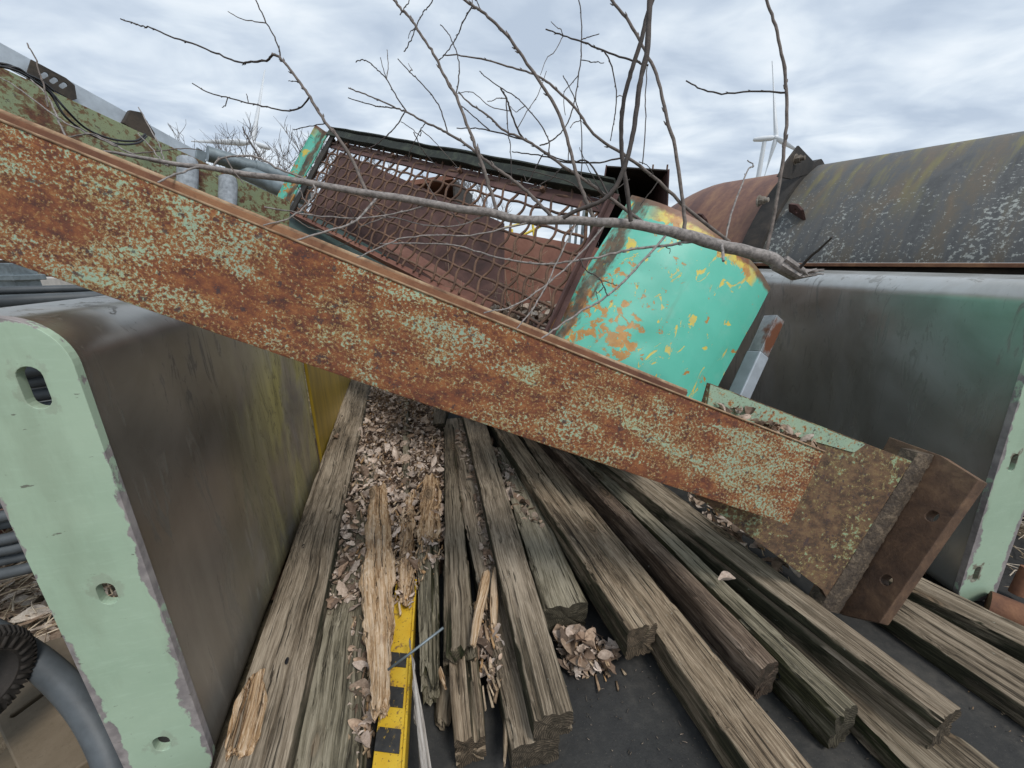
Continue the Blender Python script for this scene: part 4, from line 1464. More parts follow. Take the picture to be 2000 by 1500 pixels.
# rim angle and dark skid below
mb = MB()
mb.box(-1.6, .95, -.05, .012, -.016, -.001)
mb.build('rim_angle', M_RUST, duct, bevel=.002)
mb = MB()
mb.box(-1.58, .9, -2 * RD + .02, -.06, -.94, -.018)
mb.build('skid', M_BLACKR, duct, bevel=.01)

# ------------------------------------------------------------------ galvanised post stub behind the beam
p0 = D(1445, 768, 1.34)
p1 = D(1512, 622, 1.36)
zz = p1 - p0
Lz = np.linalg.norm(zz)
zz /= Lz
yy = np.array([0.25, 1, 0]) - zz * (np.array([.25, 1, 0]) @ zz)
yy /= np.linalg.norm(yy)
xx = np.cross(yy, zz)
R45 = math.radians(28)
xx, yy = xx * math.cos(R45) + yy * math.sin(R45), yy * math.cos(R45) - xx * math.sin(R45)
post = thing('metal_post', 'stubby galvanised square post with a rusty top standing behind the beam', 'post', frame(p0 - zz * .12, xx, yy, zz))
mb = MB()
mb.box(-.026, .026, -.026, .026, 0, Lz * .52 + .12)
mb.build('sleeve', M_GALV, post, bevel=.004)
mb = MB()
Z0, Z1, wv_ = Lz * .52 + .121, Lz + .12, .0235
for x0, x1, y0, y1 in ((-wv_, wv_, -wv_, -wv_ + .005), (-wv_, wv_, wv_ - .005, wv_), (-wv_, -wv_ + .005, -wv_ + .0051, wv_ - .0051), (wv_ - .005, wv_, -wv_ + .0051, wv_ - .0051)):
    mb.box(x0, x1, y0, y1, Z0, Z1)
mrg, n, b = new_mat('galvanised with rust bloom')
c = n.obj()
col = n.mix(n.step(n.noise(c, 30, 6, .65), .35, .65), (.25, .27, .28), (.40, .42, .43))
col = n.mix(n.step(n.noise(n.map(c, (1, 1, .7), (1, 2, 0)), 14, 5, .6), .5, .6), col, (.19, .075, .04))
finish(n, b, col, .55, .3, n.noise(c, 90, 5, .6), .3, .001)
mb.build('tube', mrg, post, bevel=.0012)

# ------------------------------------------------------------------ second beam and galvanised rail on the left
A0, A1 = D(0, 130, 1.12), D(567, 395, 2.02)
ax_ = A1 - A0
L2 = np.linalg.norm(ax_)
ax_ /= L2
hn = np.cross(ax_, [0, 0, 1.])
hn /= np.linalg.norm(hn)
if hn[1] > 0:
    hn = -hn
wu = np.cross(hn, ax_)
wu = -wu if wu[2] < 0 else wu
B2 = thing('steel_beam', 'dark green rust-blotched beam behind the galvanised rail at upper left', 'steel beam', frame(A0, ax_, -hn, wu))
mb = MB()
mb.box(-.8, L2, 0, .01, -.30, 0)
mb.box(-.8, L2, .0101, .09, -.012, -.001)
mb.box(-.8, L2, .0101, .09, -.30, -.288)
mb.build('web', M_BEAM2, B2, bevel=.0015)
mb = MB()
for cu, cv in ((362, 352), (441, 378)):
    pts = []
    x_c = (PL(cu, cv, A0, hn) - A0) @ ax_
    for dx, dz in ((0, .0), (.0, -.28)):
        pts.append((x_c + dx, -.012, dz - .015))
    mb2 = MB()
    mb2.tube([(x_c, -.006, -.03), (x_c, -.012, -.045), (x_c, -.012, -.29)], .036, 14)
    mb2.build('saddle_clip', M_CLIP, B2, True, auto=50)

# rail above the beam
R0, R1 = D(-30, 66, 1.20), D(388, 296, 1.75)
rx = R1 - R0
LR = np.linalg.norm(rx)
rx /= LR
rn = np.cross(rx, [0, 0, 1.])
rn /= np.linalg.norm(rn)
if rn[1] > 0:
    rn = -rn
ru = np.cross(rn, rx)
ru = -ru if ru[2] < 0 else ru
railg = thing('galvanised_rail', 'pale galvanised angle rail lying on the green beam at upper left', 'rail', frame(R0, rx, -rn, ru))
mb = MB()
mb.box(-.5, LR, 0, .006, -.066, 0)
mb.box(-.5, LR, .0061, .05, -.006, 0)
mb.build('angle', M_GALV, railg, bevel=.0015)
mb = MB()
mb.box(LR - .012, LR + .028, -.008, -.0005, -.075, .012)
mb.build('end_bracket', M_GALVD, railg, bevel=.002)
# slotted bracket
xb = (D(112, 160, 1.3) - R0) @ rx
mb = MB()
out = [(-.055, -.035), (.05, -.045), (.062, -.03), (.052, .012), (.03, .02), (-.05, .018)]
hs = [slot(-.018 + .022 * k, -.010, .006, .014, -.5) for k in range(3)]
plate_holes(out, hs, lambda a, q, t: (xb + a, -.03 + t, q - .03), .006, mb)
mb.box(xb - .05, xb + .045, -.0239, -.001, -.078, -.073)
mb.build('slotted_bracket', M_BLACKR, railg, bevel=.001)
xb2 = (D(268, 240, 1.55) - R0) @ rx
mb = MB()
plate_holes([(-.035, .006), (.0, .022), (.05, -.03), (.055, -.075), (-.05, -.055)], [], lambda a, q, t: (xb2 + a, -.02 + t, q), .02, mb)
mb.build('dark_bracket', M_BLACKR, railg, bevel=.003)

# cables drooping over the beam
mb = MB()


def smooth_pts(pts, n_=6):
    """Catmull-Rom through points"""
    p = [np.array(q, float) for q in pts]
    p = [2 * p[0] - p[1]] + p + [2 * p[-1] - p[-2]]
    r = []
    for i in range(1, len(p) - 2):
        for k in range(n_):
            t = k / n_
            r.append(.5 * ((2 * p[i]) + (-p[i - 1] + p[i + 1]) * t + (2 * p[i - 1] - 5 * p[i] + 4 * p[i + 1] - p[i + 2]) * t * t + (-p[i - 1] + 3 * p[i] - 3 * p[i + 1] + p[i + 2]) * t ** 3))
    r.append(p[-2])
    return r


for lst in ([(-20, 122, .98), (20, 128, 1.0), (60, 150, 1.05), (95, 175, 1.1), (130, 215, 1.13), (170, 252, 1.2), (220, 272, 1.3), (265, 275, 1.38), (284, 262, 1.42)],
            [(-20, 126, .98), (30, 137, 1.0), (70, 160, 1.05), (100, 185, 1.1), (128, 228, 1.13), (175, 262, 1.2), (230, 281, 1.3), (270, 279, 1.38), (286, 266, 1.42)],
            [(-20, 130, .985), (30, 132, 1.0), (55, 146, 1.04), (80, 158, 1.07), (105, 178, 1.1)]):
    mb.tube(smooth_pts([D(*q) for q in lst]), .0032, 8)
tag(mb.build('cable', M_WIRE, None, True), 'loop of black cables drooping over the green beam', 'cable')

# galvanised pipes farther back
for i, (a, e_, r, lab) in enumerate(((D(405, 300, 2.35), D(606, 362, 2.8), .045, 'upper galvanised pipe beyond the end of the green beam'),
                                     (D(450, 325, 2.5), D(600, 388, 2.58), .05, 'lower galvanised pipe beyond the end of the green beam'),
                                     (D(430, 345, 2.6), D(590, 402, 2.7), .035, 'lowest thin galvanised pipe beyond the end of the green beam'))):
    mb = MB()
    mb.tube([a, a * .5 + e_ * .5, e_], r, 18)
    dd_ = (e_ - a) / np.linalg.norm(e_ - a)
    mb.tube([a + dd_ * .25, a + dd_ * .36], r * 1.14, 18)
    tag(mb.build('metal_pipe', M_GALVD if i != 2 else M_GALV, None, True, auto=50), lab, 'pipe')
mb = MB()
pa = D(528, 372, 3.0)
mb.tube([(pa[0], pa[1], -.05), pa + np.array([0, 0, .16])], .03, 10)
tag(mb.build('wooden_stake', M_WOOD['pale'], None, True, auto=50), 'short pale stake standing by the turquoise guard end', 'stake')

# ------------------------------------------------------------------ hoses and scrap at the left
mb = MB()
pts = []
turns = 22
for k in range(turns * 40 + 1):
    a = 2 * math.pi * k / 40
    R_ = .44 + .012 * math.sin(a * .37) + .01 * mnoise.noise(Vector((a * .3, 0, 0)))
    pts.append((-1.33 + R_ * math.cos(a), 1.12 + R_ * math.sin(a), .20 + .0285 * a / (2 * math.pi) + .004 * mnoise.noise(Vector((a, 2, 0)))))
mb.tube(pts, .0135, 8)
tag(mb.build('hose_coil', M_HOSE, None, True, auto=60), 'stacked coil of dark hose standing behind the left channel', 'hose coil')
mb = MB()
mb.tube(smooth_pts([D(-160, 1215, .72), D(-60, 1222, .72), D(20, 1258, .715), D(95, 1310, .705), D(160, 1380, .69), D(205, 1460, .675), D(228, 1540, .66), D(236, 1640, .64)], 8), .0225, 16)
tag(mb.build('thick_hose', M_HOSE, None, True), 'thick grey hose bending down beside the green end plate', 'hose')
# brown slotted board
zc_ = .06
bd = [G(130, 1240, zc_), G(245, 1215, zc_), G(300, 1400, zc_), G(60, 1560, zc_), G(-60, 1300, zc_)]
bl = [(p[0], p[1]) for p in bd]
hs = []
for (u, v), (u2, v2) in (((30, 1394), (82, 1356)), ((158, 1334), (196, 1312))):
    p, q_ = G(u, v, zc_), G(u2, v2, zc_)
    hs.append(slot((p[0] + q_[0]) / 2, (p[1] + q_[1]) / 2, .006, np.linalg.norm(p - q_) / 2 + .006, math.atan2(q_[1] - p[1], q_[0] - p[0]) - math.pi / 2))
mb = MB()
plate_holes(bl, hs, lambda a, q, t: (a, q, zc_ - t), .03, mb)
mbw = mat_rust('muddy board', (.07, .055, .032), (.145, .11, .07), (.20, .155, .105), 5, rough=.7, grit=.2)
mb.box(-.95, -.90, .45, .50, -.04, zc_ - .031)
mb.box(-.70, -.66, .60, .64, -.04, zc_ - .031)
tag(mb.build('slotted_board', mbw, None, bevel=.003), 'muddy brown board with two slots under the thick hose', 'board')
# ribbed drum edge
wh = thing('ribbed_wheel', 'rusty ribbed wheel rim poking in at the lower left edge', 'wheel rim')
cw_ = D(-48, 1335, .62)
mb = MB()
NR = 60
for k in range(NR):
    a0_, a1_ = 2 * math.pi * k / NR, 2 * math.pi * (k + .55) / NR
    for a in (0,):
        pass
rows = []
for k in range(NR * 4 + 1):
    a = 2 * math.pi * k / (NR * 4)
    rr = .078 + (.003 if k % 4 < 2 else -.003)
    rows.append([(cw_[0] + xo, cw_[1] + math.cos(a) * q, cw_[2] + math.sin(a) * q) for xo, q in ((-.05, .05), (-.05, rr - .006), (-.035, rr), (.0, rr), (.012, rr - .010), (.012, .045), (-.05, .045))])
mb.grid(rows)
mb.build('rim', M_BLACKR, wh, True, auto=30)
mb = MB()
for k in range(24):
    a = 2 * math.pi * k / 24
    ca, sa = math.cos(a), math.sin(a)
    q = [(cw_[0] + .0125, cw_[1] + ca * .048, cw_[2] + sa * .048), (cw_[0] + .0125, cw_[1] + ca * .064, cw_[2] + sa * .064)]
    mb.tube([q[0], q[1]], .0035, 6)
mb.build('rib', M_BLACKR, wh, True)
# rusted offcuts on the straw
sc_ = [G(-60, 1000, .12), G(58, 1010, .12), G(60, 985, .2), G(-60, 950, .2)]
for i, (px_, z_, hgt, lab) in enumerate((((-80, 1018, 62, 1012, 30, 958, -80, 975), .10, .03, 'flat rusty plate on the straw left of the green end plate'),
                                         ((-60, 1085, 40, 1066, 66, 1048, -60, 1060), .03, .05, 'short rusty bar on the straw below the flat plate'))):
    P4 = [G(px_[2 * k], px_[2 * k + 1], z_) for k in range(4)]
    mb = MB()
    mb.hexa([*[(p[0], p[1], z_ - hgt) for p in P4], *[tuple(p) for p in P4]])
    if z_ > .05:
        c4 = sum(P4) / 4
        mb.tube([(c4[0], c4[1], -.05), (c4[0], c4[1], z_ - hgt)], .03, 8)
    tag(mb.build('rusty_offcut', M_RUSTR, None, bevel=.004), lab, 'scrap metal')
mb = MB()
pa = G(18, 945, .05)
mb.hexa([(pa[0] - .05, pa[1], -.04), (pa[0] + .05, pa[1], -.04), (pa[0] + .05, pa[1] + .01, -.04), (pa[0] - .05, pa[1] + .01, -.04),
         (pa[0] - .06, pa[1], .11), (pa[0] + .03, pa[1], .11), (pa[0] + .03, pa[1] + .01, .11), (pa[0] - .06, pa[1] + .01, .11)])
tag(mb.build('rusty_offcut', M_BEAM2, None, bevel=.002), 'upright green and rust scrap plate in the straw', 'scrap metal')

# concrete block, slat pile and grey post in the left background
mb = MB()
p = G(70, 551, .70)
pc = D(70, 548, 4.2)
mb.box(pc[0] - .35, pc[0] + .25, pc[1], pc[1] + .3, -.05, pc[2] + .03)
tag(mb.build('concrete_block', M_CONC, None, bevel=.01), 'pale concrete block in the background left of the beam', 'concrete block')
mb = MB()
pc = D(65, 530, 6)
for k in range(4):
    mb.box(pc[0] - 1.6, pc[0] + .5, pc[1], pc[1] + .25, pc[2] - .09 + .07 * k, pc[2] - .04 + .07 * k)
mb.box(pc[0] - 1.3, pc[0] - 1.2, pc[1] + .01, pc[1] + .2, -.05, pc[2] - .091)
mb.box(pc[0] + .2, pc[0] + .3, pc[1] + .01, pc[1] + .2, -.05, pc[2] - .091)
tag(mb.build('slat_stack', M_WOOD['red'], None, bevel=.004), 'stack of brown slats in the far left background', 'slat stack')
mb = MB()
pc = D(8, 530, 3.4)
mb.box(pc[0] - .3, pc[0] + .06, pc[1], pc[1] + .2, -.05, pc[2] + .07)
mb.box(pc[0] - .3, pc[0] + .09, pc[1] - .03, pc[1] + .23, pc[2] - .08, pc[2] - .03)
tag(mb.build('metal_cabinet', M_GALVD, None, bevel=.006), 'grey metal cabinet corner at the far left below the beam', 'cabinet')

# rusty scrap beyond the right channel
mb = MB()
pa, pe = G(1925, 1188, .01), G(2100, 1262, .01)
mb.tube([pa, pe + (pe - pa) * .5], .05, 16)
tag(mb.build('metal_pipe', M_RUST, None, True, auto=50), 'rusty pipe on the ground right of the right channel', 'pipe')
mb = MB()
pa = D(1985, 985, 1.5)
mb.box(pa[0] - .03, pa[0] + .8, pa[1], pa[1] + .015, pa[2] - .10, pa[2] + .25)
mb.box(pa[0] - .03, pa[0] + .8, pa[1] - .05, pa[1] - .001, pa[2] - .115, pa[2] - .103)
mb.box(pa[0] + .5, pa[0] + .56, pa[1] + .02, pa[1] + .08, -.05, pa[2])
tag(mb.build('steel_plate', M_PLATE, None, bevel=.002), 'rusty green plate at the right frame edge behind the flange', 'steel plate')
mb = MB()
mb.tube([G(2010, 1110, .10), G(1985, 1160, .02)], .016, 8)
tag(mb.build('metal_stub', M_RUST, None, True, auto=50), 'short rusty bar leaning at the right frame edge', 'scrap metal')

# ------------------------------------------------------------------ dead leaves, straw and chips
random.seed(11)


class Litter(MB):
    def __init__(s):
        super().__init__()
        s.t = []

    def leaf(s, c_, size, flat=.6, tint=None, nl_=9, nw_=6):
        yw = random.uniform(0, 2 * math.pi)
        M_ = Matrix.Rotation(yw, 3, 'Z') @ Matrix.Rotation(random.gauss(0, 1) * flat, 3, 'X') @ Matrix.Rotation(random.gauss(0, 1) * flat, 3, 'Y')
        curl = random.uniform(-1.6, 4.2)
        bend = random.uniform(-.7, .9)
        lob = random.choice((0, 0, .16, .22))
        ph = random.uniform(0, 6)
        asp = random.uniform(.17, .36)
        rows = []
        for i in range(nl_ + 1):
            q = i / nl_
            wd_ = size * asp * (math.sin(math.pi * min(1, max(.03, q * .97 + .015))) ** .7) * (1 - lob + lob * math.sin(q * 22 + ph))
            row = []
            for k in range(nw_ + 1):
                e = 2 * k / nw_ - 1
                x = (q - .5) * size
                y = e * wd_
                z = curl * (e * wd_) ** 2 / size * 1.6 + bend * (q - .5) ** 2 * size + .05 * size * mnoise.noise(Vector((q * 4 + ph, e * 2, yw)))
                row.append(Vector(c_) + M_ @ Vector((x, y, z)))
            rows.append(row)
        n0 = len(s.v)
        s.grid(rows)
        if tint is None:
            tint = random.choice(((.42, .34, .275), (.47, .395, .33), (.36, .28, .215), (.53, .46, .40), (.28, .20, .145), (.40, .30, .22), (.17, .125, .095), (.46, .38, .32)))
        f_ = random.uniform(.62, 1.08)
        s.t += [tuple(q * f_ for q in tint)] * (len(s.v) - n0)

    def chip(s, c_, ln, wd_, tint=None, flat=.25, yaw=None):
        yw = random.uniform(0, math.pi) if yaw is None else yaw + random.gauss(0, .35)
        M_ = Matrix.Rotation(yw, 3, 'Z') @ Matrix.Rotation(random.gauss(0, 1) * flat, 3, 'Y') @ Matrix.Rotation(random.uniform(0, 3), 3, 'X')
        n0 = len(s.v)
        a, b_ = wd_ * .5, wd_ * .28
        t0_, t1_ = random.uniform(.2, .8), random.uniform(.1, .6)
        loc = [(-ln / 2, -a * t0_, -b_), (-ln / 2, a, -b_), (-ln / 2 + wd_ * .6, a * .7, b_), (-ln / 2, -a, b_),
               (ln / 2, -a * t1_, -b_), (ln / 2 - wd_, a * t0_, -b_), (ln / 2, a * .4, b_ * .8), (ln / 2 - wd_ * .4, -a, b_)]
        s.hexa([Vector(c_) + M_ @ Vector(p) for p in loc])
        if tint is None:
            tint = random.choice(((.40, .30, .195), (.30, .215, .14), (.50, .40, .28), (.20, .145, .095), (.45, .29, .15)))
        f_ = random.uniform(.6, 1.1)
        s.t += [tuple(q * f_ for q in tint)] * (len(s.v) - n0)

    def straw(s, c_, ln, r, tint, lift=.12):
        yw = random.uniform(0, 2 * math.pi)
        dz = random.gauss(0, lift)
        d_ = Vector((math.cos(yw), math.sin(yw), dz)) * ln / 2
        cv = Vector((random.gauss(0, .08), random.gauss(0, .08), abs(random.gauss(0, .06)))) * ln
        c_ = Vector(c_)
        n0 = len(s.v)
        s.tube([c_ - d_, c_ + cv * .6, c_ + d_], [r, r, r * .5], 4, False)
        s.t += [tint] * (len(s.v) - n0)

    def done(s, name, label, kind='stuff'):
        me = bpy.data.meshes.new(name)
        me.from_pydata(s.v, [], s.f)
        me.materials.append(M_LEAF)
        ca = me.color_attributes.new('tint', 'FLOAT_COLOR', 'POINT')
        fl_ = np.ones((len(s.v), 4), np.float32)
        fl_[:, :3] = np.array(s.t)
        ca.data.foreach_set('color', fl_.ravel())
        me.polygons.foreach_set('use_smooth', [True] * len(me.polygons))
        o = bpy.data.objects.new(name, me)
        COL.objects.link(o)
        return tag(o, label, 'litter', None, kind)


def in_poly(p, poly):
    x, y = p
    r = False
    j = len(poly) - 1
    for i in range(len(poly)):
        xi, yi = poly[i]
        xj, yj = poly[j]
        if (yi > y) != (yj > y) and x < (xj - xi) * (y - yi) / (yj - yi) + xi:
            r = not r
        j = i
    return r


def scatter(poly_px, z, n_):
    """random ground points inside an outline measured on the photograph"""
    q = [G(u, v, z)[:2] for u, v in poly_px]
    xs2 = [p[0] for p in q]
    ys2 = [p[1] for p in q]
    out_ = []
    guard_ = 0
    while len(out_) < n_ and guard_ < n_ * 60:
        guard_ += 1
        p = (random.uniform(min(xs2), max(xs2)), random.uniform(min(ys2), max(ys2)))
        if in_poly(p, q):
            out_.append(p)
    return out_


lt = Litter()
MAIN = [(722, 752), (868, 790), (872, 1000), (866, 1100), (806, 1150), (706, 1110), (655, 1080), (680, 930)]
q_ = [G(u, v, .03)[:2] for u, v in MAIN]
gx = np.linspace(min(p[0] for p in q_), max(p[0] for p in q_), 60)
gy = np.linspace(min(p[1] for p in q_), max(p[1] for p in q_), 110)
n0_ = len(lt.v)
lt.grid([[(x, y, (.035 if in_poly((x, y), q_) else -.01) + .012 * mnoise.noise(Vector((x * 22, y * 22, 1)))) for x in gx] for y in gy])
for (x, y, z) in lt.v[n0_:]:
    k_ = .5 + .6 * (mnoise.noise(Vector((x * 60, y * 60, 3))) + .5)
    lt.t.append((.17 * k_, .115 * k_, .08 * k_))
PALE = ((.58, .49, .415), (.50, .415, .345), (.56, .48, .41), (.42, .335, .265), (.60, .52, .45), (.33, .245, .18), (.48, .37, .285), (.22, .16, .12), (.53, .45, .385))
for x, y in scatter(MAIN, .05, 620):
    lt.leaf((x, y, random.uniform(.04, .09)), random.uniform(.028, .060), .6, random.choice(PALE))
for x, y in scatter(MAIN, .05, 3800):
    lt.leaf((x, y, random.uniform(.038, .086)), random.uniform(.009, .027), .65, random.choice(PALE), 4, 2)
for x, y in scatter([(655, 1060), (712, 1110), (705, 1190), (640, 1200), (600, 1210)], .06, 26):
    lt.leaf((x, y, random.uniform(.05, .075)), random.uniform(.03, .055), .5)
for poly, n_, z0, z1 in (([(900, 830), (918, 880), (960, 1000), (945, 1000), (890, 860)], 260, .03, .09),
                         ([(955, 870), (1000, 930), (1062, 1040), (1035, 1050), (985, 960)], 260, .03, .095),
                         ([(925, 970), (955, 990), (985, 1180), (945, 1110)], 240, .04, .085),
                         ([(655, 1060), (712, 1110), (705, 1190), (640, 1200), (600, 1210)], 160, .05, .07),
                         ([(690, 1200), (722, 1180), (722, 1440), (700, 1500), (680, 1500)], 260, .03, .058),
                         ([(760, 1000), (812, 1090), (806, 1200), (770, 1180)], 160, .05, .09),
                         ([(940, 1170), (975, 1250), (985, 1340), (960, 1330), (930, 1250)], 120, .04, .08),
                         ([(1085, 1240), (1150, 1235), (1205, 1275), (1190, 1300), (1120, 1325), (1098, 1300)], 170, .004, .03)):
    for x, y in scatter(poly, (z0 + z1) / 2, n_):
        lt.leaf((x, y, random.uniform(z0, z1)), random.uniform(.008, .024), .65, random.choice(PALE), 4, 2)
for poly, n_, z0, z1 in (([(900, 830), (918, 880), (960, 1000), (945, 1000), (890, 860)], 70, .03, .09),
                         ([(955, 870), (1000, 930), (1062, 1040), (1035, 1050), (985, 960)], 75, .03, .095),
                         ([(925, 970), (955, 990), (985, 1180), (945, 1110)], 50, .04, .085),
                         ([(1085, 1240), (1150, 1235), (1205, 1275), (1190, 1300), (1120, 1320), (1098, 1300)], 44, .006, .05),
                         ([(1330, 960), (1420, 990), (1560, 1130), (1500, 1110), (1400, 1040)], 60, .01, .08),
                         ([(690, 1270), (716, 1250), (722, 1420), (705, 1495), (690, 1495)], 26, .03, .06),
                         ([(940, 1170), (975, 1250), (985, 1340), (960, 1330), (930, 1250)], 24, .04, .08)):
    for x, y in scatter(poly, (z0 + z1) / 2, n_):
        lt.leaf((x, y, random.uniform(z0, z1)), random.uniform(.03, .06), .5)
# a few on top of timbers and the trough of the beam
for u, v, z in ((655, 855, .108), (660, 850, .108), (1420, 1132, .145), (1500, 980, .1)):
    p = G(u, v, z)
    lt.leaf(p, .04, .2)
for k in range(46):
    s_ = random.uniform(-.25, .03)
    p = BO + BA * s_ - BN * random.uniform(.03, .060) + BW * (Wb + random.uniform(-.012, .012) + .006)
    lt.leaf(p, random.uniform(.018, .035), .5)
for x, y in [(random.uniform(-.42, .72), random.uniform(1.6, 2.12)) for _ in range(420)]:
    lt.leaf((x, y, tz - .02 + random.uniform(0, .05)), random.uniform(.035, .07), .6, random.choice(((.46, .41, .35), (.36, .30, .25), (.25, .19, .14))))
lt.done('leaf_litter', 'curled dead leaves filling the gaps between the timbers')

ch = Litter()
YW = math.radians(100)
for poly, n_, z0, z1 in ((MAIN, 620, .05, .09), ([(690, 1200), (725, 1180), (725, 1440), (700, 1500), (680, 1500)], 150, .02, .055), ([(860, 1000), (760, 1000), (780, 1200), (860, 1090)], 220, .05, .09),
                         ([(880, 1180), (960, 1140), (985, 1330), (960, 1400), (900, 1290)], 90, .05, .085), ([(1085, 1240), (1150, 1240), (1210, 1285), (1180, 1310), (1110, 1310)], 70, .005, .03),
                         ([(1130, 1250), (1260, 1300), (1220, 1340), (1110, 1340)], 9, .003, .006), ([(1340, 960), (1440, 1010), (1560, 1130), (1420, 1060)], 40, .01, .06)):
    for x, y in scatter(poly, (z0 + z1) / 2, n_):
        ch.chip((x, y, random.uniform(z0, z1)), random.uniform(.012, .05), random.uniform(.003, .009), yaw=YW)
for x, y in scatter([(1090, 1230), (1290, 1290), (2000, 1500), (1900, 1620), (900, 1620), (880, 1480), (1090, 1440)], .004, 260):
    ch.chip((x, y, .0035), random.uniform(.0015, .006) * random.choice((.6, 1, 1, 2)), random.uniform(.0008, .002), random.choice(((.20, .17, .135), (.13, .11, .09), (.30, .25, .20), (.08, .07, .055))))
for x, y in scatter([(1640, 1040), (1990, 1200), (2100, 1480), (1950, 1450)], .004, 120):
    ch.chip((x, y, .0035), random.uniform(.002, .008), random.uniform(.001, .003))
ch.done('wood_chips', 'crumbled wood chips and splinters scattered among the timbers')

stw = Litter()
LG_ = [(-120, 860), (60, 860), (260, 1220), (330, 1300), (0, 1330), (-250, 1330)]
for x, y in scatter(LG_, -.02, 900):
    stw.straw((x, y, random.uniform(-.03, .03)), random.uniform(.06, .22), random.uniform(.0012, .0026), random.choice(((.52, .44, .32), (.44, .36, .25), (.58, .51, .40), (.30, .23, .16))))
for x, y in scatter(LG_, -.02, 420):
    stw.leaf((x, y, random.uniform(-.03, .02)), random.uniform(.04, .08), .35, random.choice(((.52, .46, .39), (.38, .31, .25), (.25, .19, .14), (.60, .55, .48))))
for x, y in scatter([(1900, 1040), (2080, 1000), (2080, 1190), (1930, 1150)], -.02, 130):
    stw.straw((x, y, random.uniform(-.03, .03)), random.uniform(.05, .16), .0016, random.choice(((.34, .28, .2), (.25, .2, .14), (.45, .4, .33))))
# rougher cover farther off
for k in range(500):
    x, y = random.uniform(-7, -1.2), random.uniform(1.2, 7)
    stw.straw((x, y, -.02), random.uniform(.15, .4), .004, random.choice(((.45, .38, .27), (.34, .27, .19))), .25)
stw.done('straw_litter', 'bleached straw and leaves covering the ground')


# ------------------------------------------------------------------ the fallen limb and its twigs
def limb_pts(lst, t0, t1, jit=.0, seed=0):
    rnd = random.Random(seed)
    n_ = len(lst)
    out_ = []
    for i, (u, v) in enumerate(lst):
        q = i / max(1, n_ - 1)
        out_.append(D(u, v, t0 + (t1 - t0) * q))
    return out_


def twig_mesh(mb, pts, r0, r1, seg=7, kink=.0016, buds=True, seed=0):
    rnd = random.Random(seed)
    sp = smooth_pts(pts, 5)
    ln = sum(np.linalg.norm(sp[i + 1] - sp[i]) for i in range(len(sp) - 1))
    n_ = len(sp)
    sp = [p + np.array([rnd.gauss(0, 1), rnd.gauss(0, 1), rnd.gauss(0, 1)]) * kink * (.35 if i in (0, n_ - 1) else 1) for i, p in enumerate(sp)]
    rad = [(r0 + (r1 - r0) * i / (n_ - 1)) * (1 + .07 * rnd.gauss(0, 1) * (rnd.random() < .4)) for i in range(n_)]
    mb.tube(sp, rad, seg)
    if buds:
        for i in range(2, n_ - 1):
            if rnd.random() < .22:
                a = sp[i]
                t = sp[i + 1] - sp[i - 1]
                t = t / (np.linalg.norm(t) + 1e-9)
                o_ = np.array([rnd.gauss(0, 1), rnd.gauss(0, .4), rnd.gauss(0, 1)])
                o_ -= t * (o_ @ t)
                o_ /= np.linalg.norm(o_) + 1e-9
                r = rad[i]
                mb.tube([a, a + o_ * r * 1.2 + t * r * 1.2, a + o_ * r * 1.9 + t * r * 3.4], [r * .75, r * .6, r * .2], 5)


MAINL = [(185, 297, 3), (250, 302, 4.5), (330, 318, 6), (430, 332, 7.5), (520, 345, 8.5), (600, 356, 9), (700, 375, 10), (800, 390, 10.5), (880, 405, 11), (950, 415, 12), (1010, 428, 12), (1060, 430, 12.5), (1150, 432, 12.5),
         (1230, 438, 13), (1300, 450, 13.5), (1350, 462, 15), (1400, 478, 14), (1440, 488, 14), (1500, 503, 14.5), (1530, 520, 14), (1556, 536, 7)]


def tm(u):         # depth of the limb along its length
    return max(.62, tb(min(u, 1300)) + .10)


limb = thing('tree_limb', 'fallen grey tree limb with long bare twigs lying over the beam', 'tree limb')
mb = MB()
pts = [D(u, v, tm(u)) for u, v, r in MAINL]
sp = smooth_pts(pts, 6)
rr = smooth_pts([np.array([r * (.66 + .2 * max(0, (u - 1150) / 400)) * tm(u) / FPX, 0, 0]) for u, v, r in MAINL], 6)
sp = [p + np.array([0, 0, 1]) * .0025 * mnoise.noise(Vector((i * .21, 0, 0))) for i, p in enumerate(sp)]
mb.tube(sp, [max(.0015, q[0] * (1 + .07 * mnoise.noise(Vector((i * .5, 3, 0))))) for i, q in enumerate(rr)], 14)
# torn end
te = pts[-1]
for k in range(11):
    o_ = np.array([random.gauss(0, .005), random.gauss(0, .005), random.gauss(0, .004)])
    mb.tube([D(1520, 514, tm(1530)) + o_, te + o_ * .9, D(1556 + random.uniform(8, 54), 535 - random.uniform(-6, 15), tm(1550) - .01)], [.008, .0065, .0012], 5)
mb.build('branch', M_BARK, limb, True, auto=70)

